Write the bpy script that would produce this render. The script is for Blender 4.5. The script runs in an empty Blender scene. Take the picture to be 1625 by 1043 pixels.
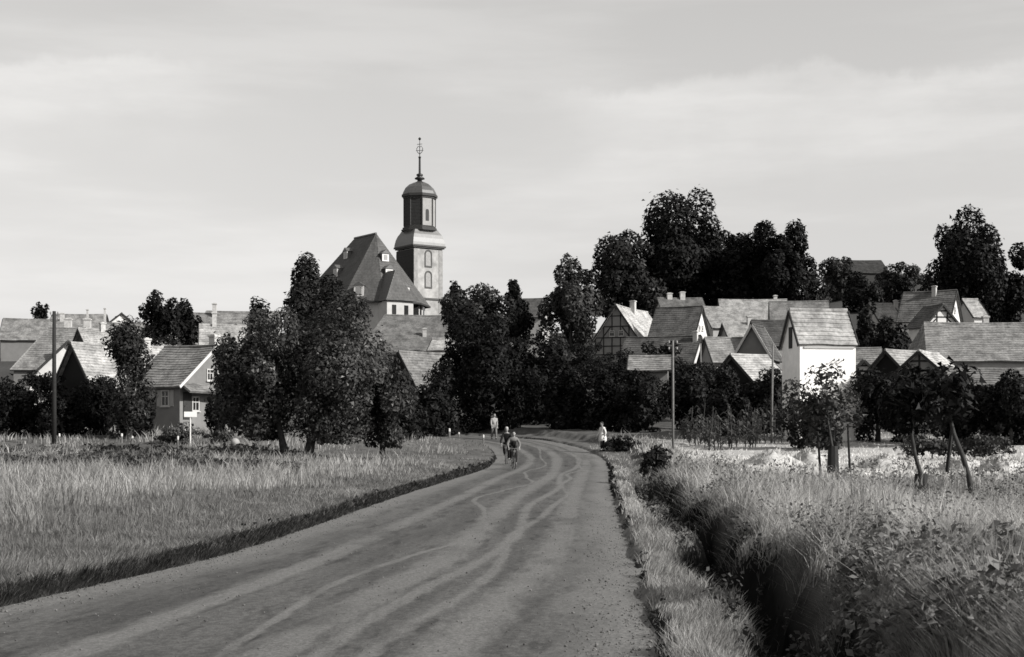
import bpy, math, random
import numpy as np
from mathutils import Vector, Matrix
random.seed(7); RNG = np.random.default_rng(7)
SC = bpy.context.scene; COL = SC.collection
R = math.radians

# ------------------------------------------------------------------ camera, sky, sun, exposure
F, CX, HY, CH = 2232.0, 812.5, 680.0, 2.05      # focal length in photo pixels, centre column, horizon row, eye height
cam = bpy.data.objects.new('camera', bpy.data.cameras.new('camera')); COL.objects.link(cam)
cam.location = (0, 0, CH); cam.rotation_euler = (R(90), 0, 0)
cam.data.sensor_width = 36; cam.data.lens = F/1625*36; cam.data.shift_y = (HY-521.5)/1625
cam.data.clip_start = .1; cam.data.clip_end = 9000
SC.camera = cam

SUN_AZ = R(115); SUN_EL = R(30)
sdir = Vector((math.sin(SUN_AZ)*math.cos(SUN_EL), math.cos(SUN_AZ)*math.cos(SUN_EL), math.sin(SUN_EL)))
W = bpy.data.worlds.new('World'); SC.world = W; W.use_nodes = True
nt = W.node_tree; nt.nodes.clear()
def N(t, kind, **kw):
    n = t.nodes.new(kind)
    for k, v in kw.items(): setattr(n, k, v)
    return n
sky = N(nt, 'ShaderNodeTexSky', sky_type='NISHITA', sun_disc=False, sun_elevation=SUN_EL, sun_rotation=SUN_AZ)
sky.air_density = 1.0; sky.dust_density = 2.5; sky.ozone_density = 1.0
bw = N(nt, 'ShaderNodeRGBToBW'); nt.links.new(sky.outputs[0], bw.inputs[0])
flat = N(nt, 'ShaderNodeMath', operation='POWER'); flat.inputs[1].default_value = .55; nt.links.new(bw.outputs[0], flat.inputs[0])
tc = N(nt, 'ShaderNodeTexCoord')
# thin streaky high cloud, laid out by direction with the height stretched
mp = N(nt, 'ShaderNodeMapping'); mp.inputs['Scale'].default_value = (2.2, 2.2, 15); nt.links.new(tc.outputs['Generated'], mp.inputs[0])
n1 = N(nt, 'ShaderNodeTexNoise'); n1.inputs['Scale'].default_value = 1.5; n1.inputs['Detail'].default_value = 7; n1.inputs['Roughness'].default_value = .55
nt.links.new(mp.outputs[0], n1.inputs['Vector'])
def WM_(op, a_, b_=None, c_=None):
    n = N(nt, 'ShaderNodeMath', operation=op)
    for i, v in enumerate((a_, b_, c_)):
        if v is None: continue
        if isinstance(v, (int, float)): n.inputs[i].default_value = v
        else: nt.links.new(v, n.inputs[i])
    return n.outputs[0]
def WR(v, a_, b_, c_, d_):
    n = N(nt, 'ShaderNodeMapRange', interpolation_type='SMOOTHSTEP')
    for k_, q_ in zip(('From Min', 'From Max', 'To Min', 'To Max'), (a_, b_, c_, d_)): n.inputs[k_].default_value = q_
    nt.links.new(v, n.inputs['Value']); return n.outputs[0]
def WN(sx, sz, scale, det, rough=.55, loc=0):
    m_ = N(nt, 'ShaderNodeMapping'); m_.inputs['Scale'].default_value = (sx, sx, sz); m_.inputs['Location'].default_value = (loc, loc, loc); nt.links.new(tc.outputs['Generated'], m_.inputs[0])
    n = N(nt, 'ShaderNodeTexNoise'); n.inputs['Scale'].default_value = scale; n.inputs['Detail'].default_value = det; n.inputs['Roughness'].default_value = rough
    nt.links.new(m_.outputs[0], n.inputs['Vector']); return n.outputs[0]
streak = WR(n1.outputs[0], .42, .72, .97, 1.1)
# a ring of low cumulus haze, its tops ragged, fading downwards
sz_ = N(nt, 'ShaderNodeSeparateXYZ'); nt.links.new(tc.outputs['Generated'], sz_.inputs[0]); elev = sz_.outputs[2]
rag = WM_('MULTIPLY', WM_('SUBTRACT', WN(1, .9, 9, 8, .6, 3.3), .5), .075)
rel = WM_('SUBTRACT', WM_('ADD', elev, rag), .238)
puff = WM_('MULTIPLY', WR(rel, -.004, .006, 1, 0), WR(rel, -.085, -.002, 0, 1))
where = WR(WN(1, .2, 2.6, 2, .5, 1.1), .36, .56, .15, 1)
cloud = WM_('MULTIPLY', WM_('MULTIPLY', puff, where), WR(WN(1, 3, 14, 6, .6, 7), .25, .7, .35, 1))
class _C: pass
cr = _C(); cr.outputs = [WM_('MULTIPLY', streak, WM_('ADD', 1.0, WM_('MULTIPLY', cloud, .17)))]
lift = N(nt, 'ShaderNodeMath', operation='MULTIPLY'); lift.inputs[1].default_value = 1.72; nt.links.new(flat.outputs[0], lift.inputs[0])
ml = N(nt, 'ShaderNodeMath', operation='MULTIPLY'); nt.links.new(lift.outputs[0], ml.inputs[0]); nt.links.new(cr.outputs[0], ml.inputs[1])
tint = N(nt, 'ShaderNodeMix', data_type='RGBA', blend_type='MULTIPLY'); tint.inputs[0].default_value = 1
tint.inputs[7].default_value = (1, .985, .965, 1); nt.links.new(ml.outputs[0], tint.inputs[6])
bg = N(nt, 'ShaderNodeBackground'); bg.inputs[1].default_value = .15
nt.links.new(tint.outputs[2], bg.inputs[0])
wo = N(nt, 'ShaderNodeOutputWorld'); nt.links.new(bg.outputs[0], wo.inputs[0])
sun = bpy.data.objects.new('sun', bpy.data.lights.new('sun', 'SUN')); COL.objects.link(sun)
sun.data.energy = 5.0; sun.data.angle = R(.6); sun.data.color = (1, .985, .96)
sun.rotation_euler = sdir.to_track_quat('Z', 'Y').to_euler(); sun.location = (60, -20, 90)
SC.view_settings.view_transform = 'Standard'; SC.view_settings.look = 'None'
SC.view_settings.exposure = .55; SC.view_settings.gamma = 1
SC.render.engine = 'CYCLES'
SC.cycles.max_bounces = 5; SC.cycles.diffuse_bounces = 2; SC.cycles.glossy_bounces = 2; SC.cycles.transparent_max_bounces = 4
SC.cycles.filter_width = 1.6

# ------------------------------------------------------------------ materials (the photograph is black and white: greys)
def g(v): return (v, v*.985, v*.96, 1)
MATS = {}
def mat(name, v, var=.25, scale=3.0, rough=.85, spec=.15, bump=0, tone=False, stretch=None, blotch=0, trans=0):
    if name in MATS: return MATS[name]
    v = v*.74
    m = bpy.data.materials.new(name); m.use_nodes = True; t = m.node_tree
    b = t.nodes['Principled BSDF']; b.inputs['Roughness'].default_value = rough; b.inputs['Specular IOR Level'].default_value = spec
    co = N(t, 'ShaderNodeTexCoord'); src = co.outputs['Object']
    if stretch:
        mm = N(t, 'ShaderNodeMapping'); mm.inputs['Scale'].default_value = stretch; t.links.new(src, mm.inputs[0]); src = mm.outputs[0]
    no = N(t, 'ShaderNodeTexNoise'); no.inputs['Scale'].default_value = scale; no.inputs['Detail'].default_value = 6; no.inputs['Roughness'].default_value = .65
    t.links.new(src, no.inputs['Vector'])
    mr = N(t, 'ShaderNodeMapRange'); mr.inputs['From Min'].default_value = .3; mr.inputs['From Max'].default_value = .7
    mr.inputs['To Min'].default_value = v*(1-var); mr.inputs['To Max'].default_value = v*(1+var); t.links.new(no.outputs[0], mr.inputs['Value'])
    out = mr.outputs[0]
    if blotch:
        n2 = N(t, 'ShaderNodeTexNoise'); n2.inputs['Scale'].default_value = scale*.22; n2.inputs['Detail'].default_value = 3
        t.links.new(co.outputs['Object'], n2.inputs['Vector'])
        m2 = N(t, 'ShaderNodeMapRange'); m2.inputs['From Min'].default_value = .35; m2.inputs['From Max'].default_value = .65
        m2.inputs['To Min'].default_value = 1-blotch; m2.inputs['To Max'].default_value = 1+blotch; t.links.new(n2.outputs[0], m2.inputs['Value'])
        mu = N(t, 'ShaderNodeMath', operation='MULTIPLY'); t.links.new(out, mu.inputs[0]); t.links.new(m2.outputs[0], mu.inputs[1]); out = mu.outputs[0]
    if tone:
        a = N(t, 'ShaderNodeAttribute', attribute_name='tone')
        mu = N(t, 'ShaderNodeMath', operation='MULTIPLY'); t.links.new(out, mu.inputs[0]); t.links.new(a.outputs['Fac'], mu.inputs[1]); out = mu.outputs[0]
    ti = N(t, 'ShaderNodeMix', data_type='RGBA', blend_type='MULTIPLY'); ti.inputs[0].default_value = 1; ti.inputs[7].default_value = (1, .985, .96, 1)
    t.links.new(out, ti.inputs[6]); t.links.new(ti.outputs[2], b.inputs['Base Color'])
    if bump:
        bp = N(t, 'ShaderNodeBump'); bp.inputs['Strength'].default_value = bump; bp.inputs['Distance'].default_value = .03
        t.links.new(no.outputs[0], bp.inputs['Height']); t.links.new(bp.outputs[0], b.inputs['Normal'])
    if trans:
        tr = N(t, 'ShaderNodeBsdfTranslucent'); t.links.new(ti.outputs[2], tr.inputs[0])
        ms = N(t, 'ShaderNodeMixShader'); ms.inputs[0].default_value = trans
        t.links.new(b.outputs[0], ms.inputs[1]); t.links.new(tr.outputs[0], ms.inputs[2])
        t.links.new(ms.outputs[0], t.nodes['Material Output'].inputs[0])
    MATS[name] = m; return m
def roofm(v):  return mat('roof_tile_%.2f' % v, v, .42, 5, .8, .15, .5, stretch=(1, 1, .7), blotch=.3)
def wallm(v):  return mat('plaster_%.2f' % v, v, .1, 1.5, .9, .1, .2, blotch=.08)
BEAM = mat('dark_timber', .045, .3, 6, .8); GLASS = mat('window_glass', .02, .2, 2, .15, .5); FRAME = mat('window_frame_paint', .5, .1, 3, .6)
BRICK = mat('chimney_plaster', .5, .25, 4, .9); WOOD = mat('weathered_wood', .2, .3, 8, .85, bump=.3); DARKWOOD = mat('tarred_pole_wood', .03, .3, 8, .8)
BARK = mat('bark', .05, .4, 7, .9, bump=.6); BIRCH = mat('birch_bark', .38, .4, 5, .8, stretch=(1, 1, .3))
STONE = mat('sandstone', .42, .18, 1.2, .9, bump=.3, blotch=.15); SLATE = mat('slate', .1, .25, 3, .5, .4, .2); COPPER = mat('dome_sheet', .17, .18, 1.5, .45, .4)
IRON = mat('iron', .02, .2, 5, .5, .4); WHITE = mat('white_paint', .72, .06, 4, .6)
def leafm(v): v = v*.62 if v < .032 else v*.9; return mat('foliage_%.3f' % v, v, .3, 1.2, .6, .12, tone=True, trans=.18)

# ------------------------------------------------------------------ helpers
class MB:
    def __init__(s): s.v = []; s.f = []
    def face(s, *pts):
        k = len(s.v); s.v += [tuple(p) for p in pts]; s.f.append(tuple(range(k, k+len(pts))))
    def box(s, x0, x1, y0, y1, z0, z1):
        k = len(s.v); s.v += [(x, y, z) for z in (z0, z1) for y in (y0, y1) for x in (x0, x1)]
        s.f += [tuple(k+i for i in q) for q in ((0,2,3,1),(4,5,7,6),(0,1,5,4),(2,6,7,3),(0,4,6,2),(1,3,7,5))]
    def bar(s, a, b, w, d=None, up=(0,0,1)):
        a = Vector(a); b = Vector(b); d = d or w; t = (b-a).normalized(); u = Vector(up)
        if abs(t.dot(u)) > .98: u = Vector((1,0,0))
        p = t.cross(u).normalized()*w/2; q = p.cross(t).normalized()*d/2; k = len(s.v)
        for c in (a, b): s.v += [tuple(c+p+q), tuple(c-p+q), tuple(c-p-q), tuple(c+p-q)]
        s.f += [tuple(k+i for i in f) for f in ((0,1,2,3),(7,6,5,4),(0,4,5,1),(1,5,6,2),(2,6,7,3),(3,7,4,0))]
    def tube(s, pts, rs, n=7):
        k = len(s.v); pts = [Vector(p) for p in pts]
        for i, p in enumerate(pts):
            t = (pts[min(i+1, len(pts)-1)]-pts[max(i-1, 0)]).normalized(); u = Vector((1,0,0)) if abs(t.x) < .8 else Vector((0,1,0))
            a = t.cross(u).normalized(); b = t.cross(a)
            for j in range(n): s.v.append(tuple(p+rs[i]*(a*math.cos(6.2832*j/n)+b*math.sin(6.2832*j/n))))
        for i in range(len(pts)-1):
            for j in range(n): s.f.append((k+i*n+j, k+i*n+(j+1)%n, k+(i+1)*n+(j+1)%n, k+(i+1)*n+j))
        s.f.append(tuple(range(k+n-1, k-1, -1))); e = k+(len(pts)-1)*n; s.f.append(tuple(range(e, e+n)))
    def lathe(s, prof, n, rot=0, c=(0,0)):
        k = len(s.v)
        for r, z in prof:
            for j in range(n):
                a = rot+6.283185*j/n; s.v.append((c[0]+r*math.cos(a), c[1]+r*math.sin(a), z))
        for i in range(len(prof)-1):
            for j in range(n): s.f.append((k+i*n+j, k+i*n+(j+1)%n, k+(i+1)*n+(j+1)%n, k+(i+1)*n+j))
        s.f.append(tuple(range(k+n-1, k-1, -1))); e = k+(len(prof)-1)*n; s.f.append(tuple(range(e, e+n)))
    def prism(s, poly, z0, z1):
        n = len(poly); k = len(s.v)
        s.v += [(x, y, z0) for x, y in poly]+[(x, y, z1) for x, y in poly]
        s.f += [(k+i, k+(i+1)%n, k+n+(i+1)%n, k+n+i) for i in range(n)]+[tuple(range(k+n-1, k-1, -1)), tuple(range(k+n, k+2*n))]
    def build(s, name, m, parent=None, smooth=False):
        me = bpy.data.meshes.new(name); me.from_pydata(s.v, [], s.f); me.validate()
        return link(name, me, m, parent, smooth)
def link(name, me, m, parent=None, smooth=False):
    o = bpy.data.objects.new(name, me); COL.objects.link(o)
    if m and not me.materials: me.materials.append(m)
    if parent: o.parent = parent
    if smooth: me.shade_smooth()
    return o
def npmesh(name, v, quads, m, tone=None, parent=None, tris=False):
    me = bpy.data.meshes.new(name); k = 3 if tris else 4
    me.vertices.add(len(v)); me.vertices.foreach_set('co', np.ascontiguousarray(v, dtype=np.float32).ravel())
    me.loops.add(len(quads)*k); me.loops.foreach_set('vertex_index', np.ascontiguousarray(quads, dtype=np.int32).ravel())
    me.polygons.add(len(quads)); me.polygons.foreach_set('loop_start', np.arange(0, len(quads)*k, k, dtype=np.int32))
    if tone is not None:
        a = me.attributes.new('tone', 'FLOAT', 'POINT'); a.data.foreach_set('value', np.ascontiguousarray(tone, dtype=np.float32))
    me.update(calc_edges=True); 
    return link(name, me, m, parent)
def tag(o, label=None, cat=None, group=None, kind=None):
    for k, v in (('label', label), ('category', cat), ('group', group), ('kind', kind)):
        if v: o[k] = v
    return o
def empty(name, loc, rz=0):
    o = bpy.data.objects.new(name, None); COL.objects.link(o); o.location = loc; o.rotation_euler = (0, 0, rz); o.empty_display_size = .3; return o
def at(px, py, D): return Vector(((px-CX)/F*D, D, CH+(HY-py)/F*D))
def sstep(a, b, x):
    t = np.clip((np.asarray(x, float)-a)/(b-a), 0, 1); return t*t*(3-2*t)
_T = np.random.default_rng(3).random((256, 256))
def vnoise(x, y):
    x = np.asarray(x, float); y = np.asarray(y, float); xi = np.floor(x).astype(int); yi = np.floor(y).astype(int)
    fx = x-xi; fy = y-yi; fx = fx*fx*(3-2*fx); fy = fy*fy*(3-2*fy)
    T = lambda i, j: _T[i & 255, j & 255]
    return (T(xi, yi)*(1-fx)+T(xi+1, yi)*fx)*(1-fy)+(T(xi, yi+1)*(1-fx)+T(xi+1, yi+1)*fx)*fy
def fbm(x, y, o=3):
    s = 0; a = .5
    for i in range(o): s = s+a*vnoise(x*2**i+17*i, y*2**i-9*i); a *= .5
    return s/(1-.5**o)

# ------------------------------------------------------------------ the lie of the land
_c = np.array([(-3.1,-6,4.2),(-3.1,2,4.2),(-3.05,8,4.1),(-2.1,16.3,3.65),(-1.25,24,3.25),(-.1,43.6,3.2),(1.95,74,3.05),(1.9,84,2.95),(.3,92,2.7),(-3.4,98,2.55),(-9,103,2.5),(-18,107,2.5),(-32,111,2.5),(-60,116,2.5)])
def _spline(P, n=14):
    out = []
    for i in range(len(P)-1):
        p0, p1, p2, p3 = P[max(i-1,0)], P[i], P[i+1], P[min(i+2,len(P)-1)]
        for k in range(n):
            t = k/n; out.append(.5*(2*p1+(p2-p0)*t+(2*p0-5*p1+4*p2-p3)*t*t+(3*p1-p0-3*p2+p3)*t**3))
    out.append(P[-1]); return np.array(out)
CL = _spline(_c)
CT = np.gradient(CL[:, :2], axis=0); CT /= np.linalg.norm(CT, axis=1)[:, None]
def road_sd(x, y):
    x = np.atleast_1d(np.asarray(x, float)); y = np.atleast_1d(np.asarray(y, float)); sd = np.empty(len(x)); side = np.empty(len(x))
    for i in range(0, len(x), 20000):
        s = slice(i, i+20000); dx = x[s, None]-CL[None, :, 0]; dy = y[s, None]-CL[None, :, 1]; d2 = dx*dx+dy*dy
        j = d2.argmin(1); k = np.arange(len(j))
        along = dx[k, j]*CT[j, 0]+dy[k, j]*CT[j, 1]; perp = dx[k, j]*CT[j, 1]-dy[k, j]*CT[j, 0]
        over = np.where((j == 0) | (j == len(CL)-1), np.abs(along), 0)
        sd[s] = np.hypot(perp, over)-CL[j, 2]; side[s] = np.sign(perp)      # +1 on the right of the road
    return sd, side
def base(y): 
    return np.interp(y, (-50,66,72,80,95,110,150,190,250,330,420,3000,6000), (0,0,.03,.3,1.25,1.9,6,10.5,16.5,24.5,26,26,10))
def groundz(x, y):
    x = np.atleast_1d(np.asarray(x, float)); y = np.atleast_1d(np.asarray(y, float))
    sd, side = road_sd(x, y); z = base(y).astype(float)
    z += 14*sstep(.1, .27, x/np.maximum(y, 1))*sstep(170, 360, y)
    n = fbm(x*.7, y*.7); n2 = fbm(x*2.5+9, y*2.5)
    e = sd+(n2-.5)*.35
    left = .2*sstep(0, .2, sd+(n2-.5)*.22)+np.clip(.028*(e-.4), 0, .4)+(n-.5)*.16*sstep(.5, 3, sd)
    fade = 1-sstep(36, 52, y+8*(n-.5))
    er = sd+(n-.5)*1.1+(fbm(x*0+2.5, y*.33)-.5)*1.5; er2 = er+(fbm(x*0+8.5, y*.45)-.5)*1.1
    right = .13*sstep(-.03, .14, sd+(n2-.5)*.3)-1.0*sstep(.6, 1.0, er)*(1-sstep(1.3, 1.85, er2))*fade*(.55+.9*fbm(x*0+4, y*.3))+.4*sstep(1.45, 2.3, er2)+np.clip(.012*(sd-2.7), 0, .4)+(n-.5)*.22*sstep(1.8, 4, sd)
    z += np.where(side > 0, right, left)*(1-sstep(120, 170, y))
    z += (1-sstep(110, 90, y))*0
    z -= .05*(sd < -.02)
    return z
def gz(x, y): return float(groundz([x], [y])[0])

def grow(a, b, d0, lim):
    o = [a]; d = d0
    while o[-1] < b:
        if o[-1] > lim: d *= 1.16
        o.append(o[-1]+d)
    return o
xs = grow(0, 4000, .14, 9); xs = np.array([-x for x in xs[:0:-1]]+xs)
ys = np.array([-60,-40,-25,-14,-8,-4]+grow(-2, 5500, .28, 96))
gx, gy = np.meshgrid(xs, ys); zz = groundz(gx.ravel(), gy.ravel())
nx, ny = len(xs), len(ys)
ii = (np.arange(ny-1)[:, None]*nx+np.arange(nx-1)[None, :]).ravel()
fx, fy = gx.ravel(), gy.ravel(); gsd, gside = road_sd(fx, fy)
nz = fbm(fx*.35, fy*.35); nf = fbm(fx*3, fy*3)
pale = (gside > 0)*sstep(3.2, 5, gsd)*sstep(36, 43, fy+4*(nz-.5))*(1-sstep(82, 92, fy))
tone = .7+.5*(nz-.5)+.5*(nf-.5)
tone = tone*(1-pale)+pale*(2.5+1.6*(nf-.5))
soil_shade = np.where(gside < 0, sstep(-.1, .05, gsd)*(1-sstep(.16, .26, gsd+(nf-.5)*.25)), np.maximum(sstep(.6, .9, gsd)*(1-sstep(1.7, 2.1, gsd))*(1-sstep(44, 58, fy)), (1-sstep(.1, .25, gsd))*(gsd > -.1)*sstep(.35, .55, fbm(fx*0+3, fy*.35))))  # bare soil at road edges and ditch, blackened further as painted shade
tone = tone*(1-.95*soil_shade)*(1-.45*sstep(95, 120, fy))
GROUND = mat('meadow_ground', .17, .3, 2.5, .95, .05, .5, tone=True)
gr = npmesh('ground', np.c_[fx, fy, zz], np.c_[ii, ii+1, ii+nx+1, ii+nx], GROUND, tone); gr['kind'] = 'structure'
gr.data.shade_smooth()

# road sheet: cross sections along the centre line, uv = metres across / along
def road_mat():
    m = bpy.data.materials.new('worn_gravel_road'); m.use_nodes = True; t = m.node_tree; b = t.nodes['Principled BSDF']
    b.inputs['Roughness'].default_value = .85; b.inputs['Specular IOR Level'].default_value = .2
    uv = N(t, 'ShaderNodeAttribute', attribute_name='rc'); L = t.links.new
    sep = N(t, 'ShaderNodeSeparateXYZ'); L(uv.outputs['Vector'], sep.inputs[0])
    def noise(scale, sx=1, sy=1, det=5, off=0):
        mp = N(t, 'ShaderNodeMapping'); mp.inputs['Scale'].default_value = (sx, sy, 1); mp.inputs['Location'].default_value = (off, off*1.7, 0); L(uv.outputs['Vector'], mp.inputs[0])
        n = N(t, 'ShaderNodeTexNoise'); n.inputs['Scale'].default_value = scale; n.inputs['Detail'].default_value = det; n.inputs['Roughness'].default_value = .62; L(mp.outputs[0], n.inputs['Vector']); return n.outputs[0]
    def M(op, a, b_=None, c=None):
        n = N(t, 'ShaderNodeMath', operation=op)
        for i, v in enumerate((a, b_, c)):
            if v is None: continue
            if isinstance(v, (int, float)): n.inputs[i].default_value = v
            else: L(v, n.inputs[i])
        return n.outputs[0]
    def MR(v, a, b_, c, d):
        n = N(t, 'ShaderNodeMapRange', interpolation_type='SMOOTHSTEP')
        for k, q in zip(('From Min', 'From Max', 'To Min', 'To Max'), (a, b_, c, d)): n.inputs[k].default_value = q
        L(v, n.inputs['Value']); return n.outputs[0]
    u = sep.outputs[0]; edge = sep.outputs[2]                       # edge: metres to the nearer edge
    body = MR(noise(.9, 1, .16, 7), .3, .7, .042, .074)
    fine = M('MULTIPLY', MR(noise(9, 1, 1, 8, 3), .3, .7, .72, 1.3), MR(noise(42, 1, 1, 3, 13), .3, .7, .7, 1.35))
    tar = MR(noise(2.6, 1, .3, 9, 8), .52, .66, 1, .55)            # dark tarry blotches
    col = M('MULTIPLY', M('MULTIPLY', body, fine), tar)
    wob = M('MULTIPLY', M('SUBTRACT', noise(.16, .35, 1, 2, 5), .5), 5.5)
    def track(c, w, amp, k, off):
        wb = M('MULTIPLY', M('SUBTRACT', noise(k, .3, 1, .3, off), .5), amp)
        d = M('ABSOLUTE', M('SUBTRACT', M('ADD', u, wb), c))
        d = M('ADD', d, M('MULTIPLY', M('SUBTRACT', noise(4, 1, .35, 6, off+2), .5), w*1.3+.06))
        return M('MULTIPLY', MR(d, w*.25, w, 1, 0), MR(noise(.5, 1, .6, 3, off+4), .3, .5, .35, 1))
    pale = None
    for a in ((.5, .42, 1.2, .03, 5), (1.95, .42, .7, .03, 15), (1.2, .18, 1.9, .05, 25), (1.5, .13, 2.2, .08, 35), (-1.2, .34, 1.2, .03, 45), (.0, .1, 3, .08, 65)):
        k = track(*a); pale = k if pale is None else M('MAXIMUM', pale, k)
    ed = MR(M('ADD', edge, M('MULTIPLY', M('SUBTRACT', noise(1.2, 1, .4, 5, 61), .5), 1.3)), .15, 1.3, .85, 0)
    pale = M('MULTIPLY', M('MAXIMUM', M('MULTIPLY', pale, .7), ed), MR(noise(30, 1, 1, 4, 91), .35, .6, .6, 1))
    grit = MR(noise(16, 1, 1, 4, 70), .3, .7, .1, .185)
    mx = N(t, 'ShaderNodeMix'); L(pale, mx.inputs[0]); L(col, mx.inputs[2]); L(grit, mx.inputs[3])
    ti = N(t, 'ShaderNodeMix', data_type='RGBA', blend_type='MULTIPLY'); ti.inputs[0].default_value = 1; ti.inputs[7].default_value = (1, .985, .96, 1)
    L(mx.outputs[0], ti.inputs[6]); L(ti.outputs[2], b.inputs['Base Color'])
    bp = N(t, 'ShaderNodeBump'); bp.inputs['Strength'].default_value = .5; bp.inputs['Distance'].default_value = .02
    L(M('ADD', noise(12, 1, 1, 6, 80), M('MULTIPLY', pale, .4)), bp.inputs['Height']); L(bp.outputs[0], b.inputs['Normal'])
    return m
dens = []
for i in range(len(CL)-1):
    n = max(1, int(np.linalg.norm(CL[i+1, :2]-CL[i, :2])/.22))
    for k in range(n): dens.append(CL[i]+(CL[i+1]-CL[i])*k/n)
dens = np.array(dens); dt = np.gradient(dens[:, :2], axis=0); dt /= np.linalg.norm(dt, axis=1)[:, None]
al = np.r_[0, np.cumsum(np.linalg.norm(np.diff(dens[:, :2], axis=0), axis=1))]
NU = 41; uu = np.linspace(-1, 1, NU)
off = uu[None, :]*(dens[:, 2:3]+.1); nrm = np.c_[dt[:, 1], -dt[:, 0]]
rx = dens[:, 0:1]+off*nrm[:, 0:1]; ry = dens[:, 1:2]+off*nrm[:, 1:2]
edge = dens[:, 2:3]-np.abs(off)
ragged = (fbm(rx*1.7, ry*1.7)-.5)
rz = base(ry)+.035*(1-uu[None, :]**2)+.012*ragged-.045*sstep(.25, -.1, edge)*0+(fbm(rx*.4, ry*.4)-.5)*.03+.012
me_v = np.c_[rx.ravel(), ry.ravel(), rz.ravel()]; nr = len(dens)
ii = (np.arange(nr-1)[:, None]*NU+np.arange(NU-1)[None, :]).ravel()
road = npmesh('road', me_v, np.c_[ii, ii+1, ii+NU+1, ii+NU], road_mat()); road['kind'] = 'structure'; road.data.shade_smooth()
a = road.data.attributes.new('rc', 'FLOAT_VECTOR', 'POINT')
a.data.foreach_set('vector', np.c_[off.ravel(), np.repeat(al, NU), edge.ravel()].astype(np.float32).ravel())

# ------------------------------------------------------------------ buildings
def slope(A0, A1, B0, B1, name, m, parent, course=.33, step=.035, seg=10, sag=.12, th=.14):
    """one roof slope of overlapping tile courses; A = ridge line, B = eave line"""
    A0, A1, B0, B1 = map(Vector, (A0, A1, B0, B1)); n = ((A1-A0) if (A1-A0).length > .01 else (B1-B0)).cross(B0-A0).normalized()
    if n.z < 0: n = -n
    H = ((B0+B1)/2-(A0+A1)/2).length; nc = max(2, round(H/course)); mb = MB()
    L = max((B1-B0).length, (A1-A0).length); sag = min(sag, L*.009); ph = random.random()*6
    def P(t, s, h):
        p = (A0.lerp(A1, s)).lerp(B0.lerp(B1, s), t)
        d = -sag*math.sin(math.pi*s)*(1-.5*t)+.035*math.sin(s*L*1.1+ph)+.012*math.sin(s*L*3.1+ph*2+t*3)
        return p+n*h+Vector((0, 0, d))
    k = 0
    rows = []
    for i in range(nc):
        jit = random.uniform(-.006, .006)
        rows.append((i/nc, jit)); rows.append(((i+1)/nc+.004, step+jit))
    for t, h in rows:
        for j in range(seg+1): mb.v.append(tuple(P(t, j/seg, h)))
    for i in range(len(rows)-1):
        for j in range(seg):
            q = i*(seg+1)+j; mb.f.append((q, q+1, q+seg+2, q+seg+1))
    o = len(mb.v)
    for t in (0, 1):
        for j in range(seg+1): mb.v.append(tuple(P(t, j/seg, -th)))
    e = (len(rows)-1)*(seg+1)
    for j in range(seg):
        mb.f.append((o+j+1, o+j, o+seg+1+j, o+seg+2+j)); mb.f.append((e+j, e+j+1, o+seg+2+j, o+seg+1+j)); mb.f.append((j+1, j, o+j, o+j+1))
    for s in (0, seg):
        mb.f.append(tuple([i*(seg+1)+s for i in range(len(rows))]+[o+seg+1+s, o+s]))
    return mb.build(name, m, parent)

def window(parent, face, u, v, w, h, geo, shutters=None, bars=2):
    """face g0 / g1 = gables, f / b = long sides; u across, v = height of the middle"""
    L, hw = geo
    def T(a, z, d):
        return {'g0': (-d, -a, z), 'g1': (L+d, a, z), 'f': (a, -hw-d, z), 'b': (a, hw+d, z)}[face]
    def bx(mb, a0, a1, z0, z1, d0, d1):
        p = T(a0, z0, d0); q = T(a1, z1, d1); mb.box(*sum([sorted((p[i], q[i])) for i in range(3)], []))
    fr = MB(); t = .09
    bx(fr, u-w/2, u+w/2, v-h/2, v-h/2+t, .01, .07); bx(fr, u-w/2, u+w/2, v+h/2-t, v+h/2, .01, .07)
    bx(fr, u-w/2, u-w/2+t, v-h/2+t, v+h/2-t, .01, .07); bx(fr, u+w/2-t, u+w/2, v-h/2+t, v+h/2-t, .01, .07)
    for i in range(1, bars):
        x = u-w/2+w*i/bars; bx(fr, x-.03, x+.03, v-h/2+t, v+h/2-t, .012, .055)
    bx(fr, u-w/2+t, u+w/2-t, v+.1, v+.16, .012, .052)
    f = fr.build('window', FRAME, parent)
    pn = MB(); bx(pn, u-w/2+t*.5, u+w/2-t*.5, v-h/2+t*.5, v+h/2-t*.5, .004, .03); pn.build('pane', GLASS, f)
    sl = MB(); bx(sl, u-w/2-.08, u+w/2+.08, v-h/2-.07, v-h/2-.003, .002, .14); sl.build('sill', FRAME, f)
    if shutters:
        for s in (-1, 1):
            sh = MB(); c = u+s*(w*.75+.04); bx(sh, c-w*.25, c+w*.25, v-h/2, v+h/2, .006, .05); sh.build('shutter', shutters, f)

def chimney(parent, x, y, ztop, zbot, w=.55, d=.55, m=None):
    c = MB(); c.box(x-w/2, x+w/2, y-d/2, y+d/2, zbot, ztop); o = c.build('chimney', m or BRICK, parent)
    k = MB(); k.box(x-w/2-.07, x+w/2+.07, y-d/2-.07, y+d/2+.07, ztop+.002, ztop+.13); k.box(x-w/2+.1, x+w/2-.1, y-d/2+.1, y+d/2-.1, ztop+.13, ztop+.2)
    k.build('chimney_cap', m or BRICK, o)

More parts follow.
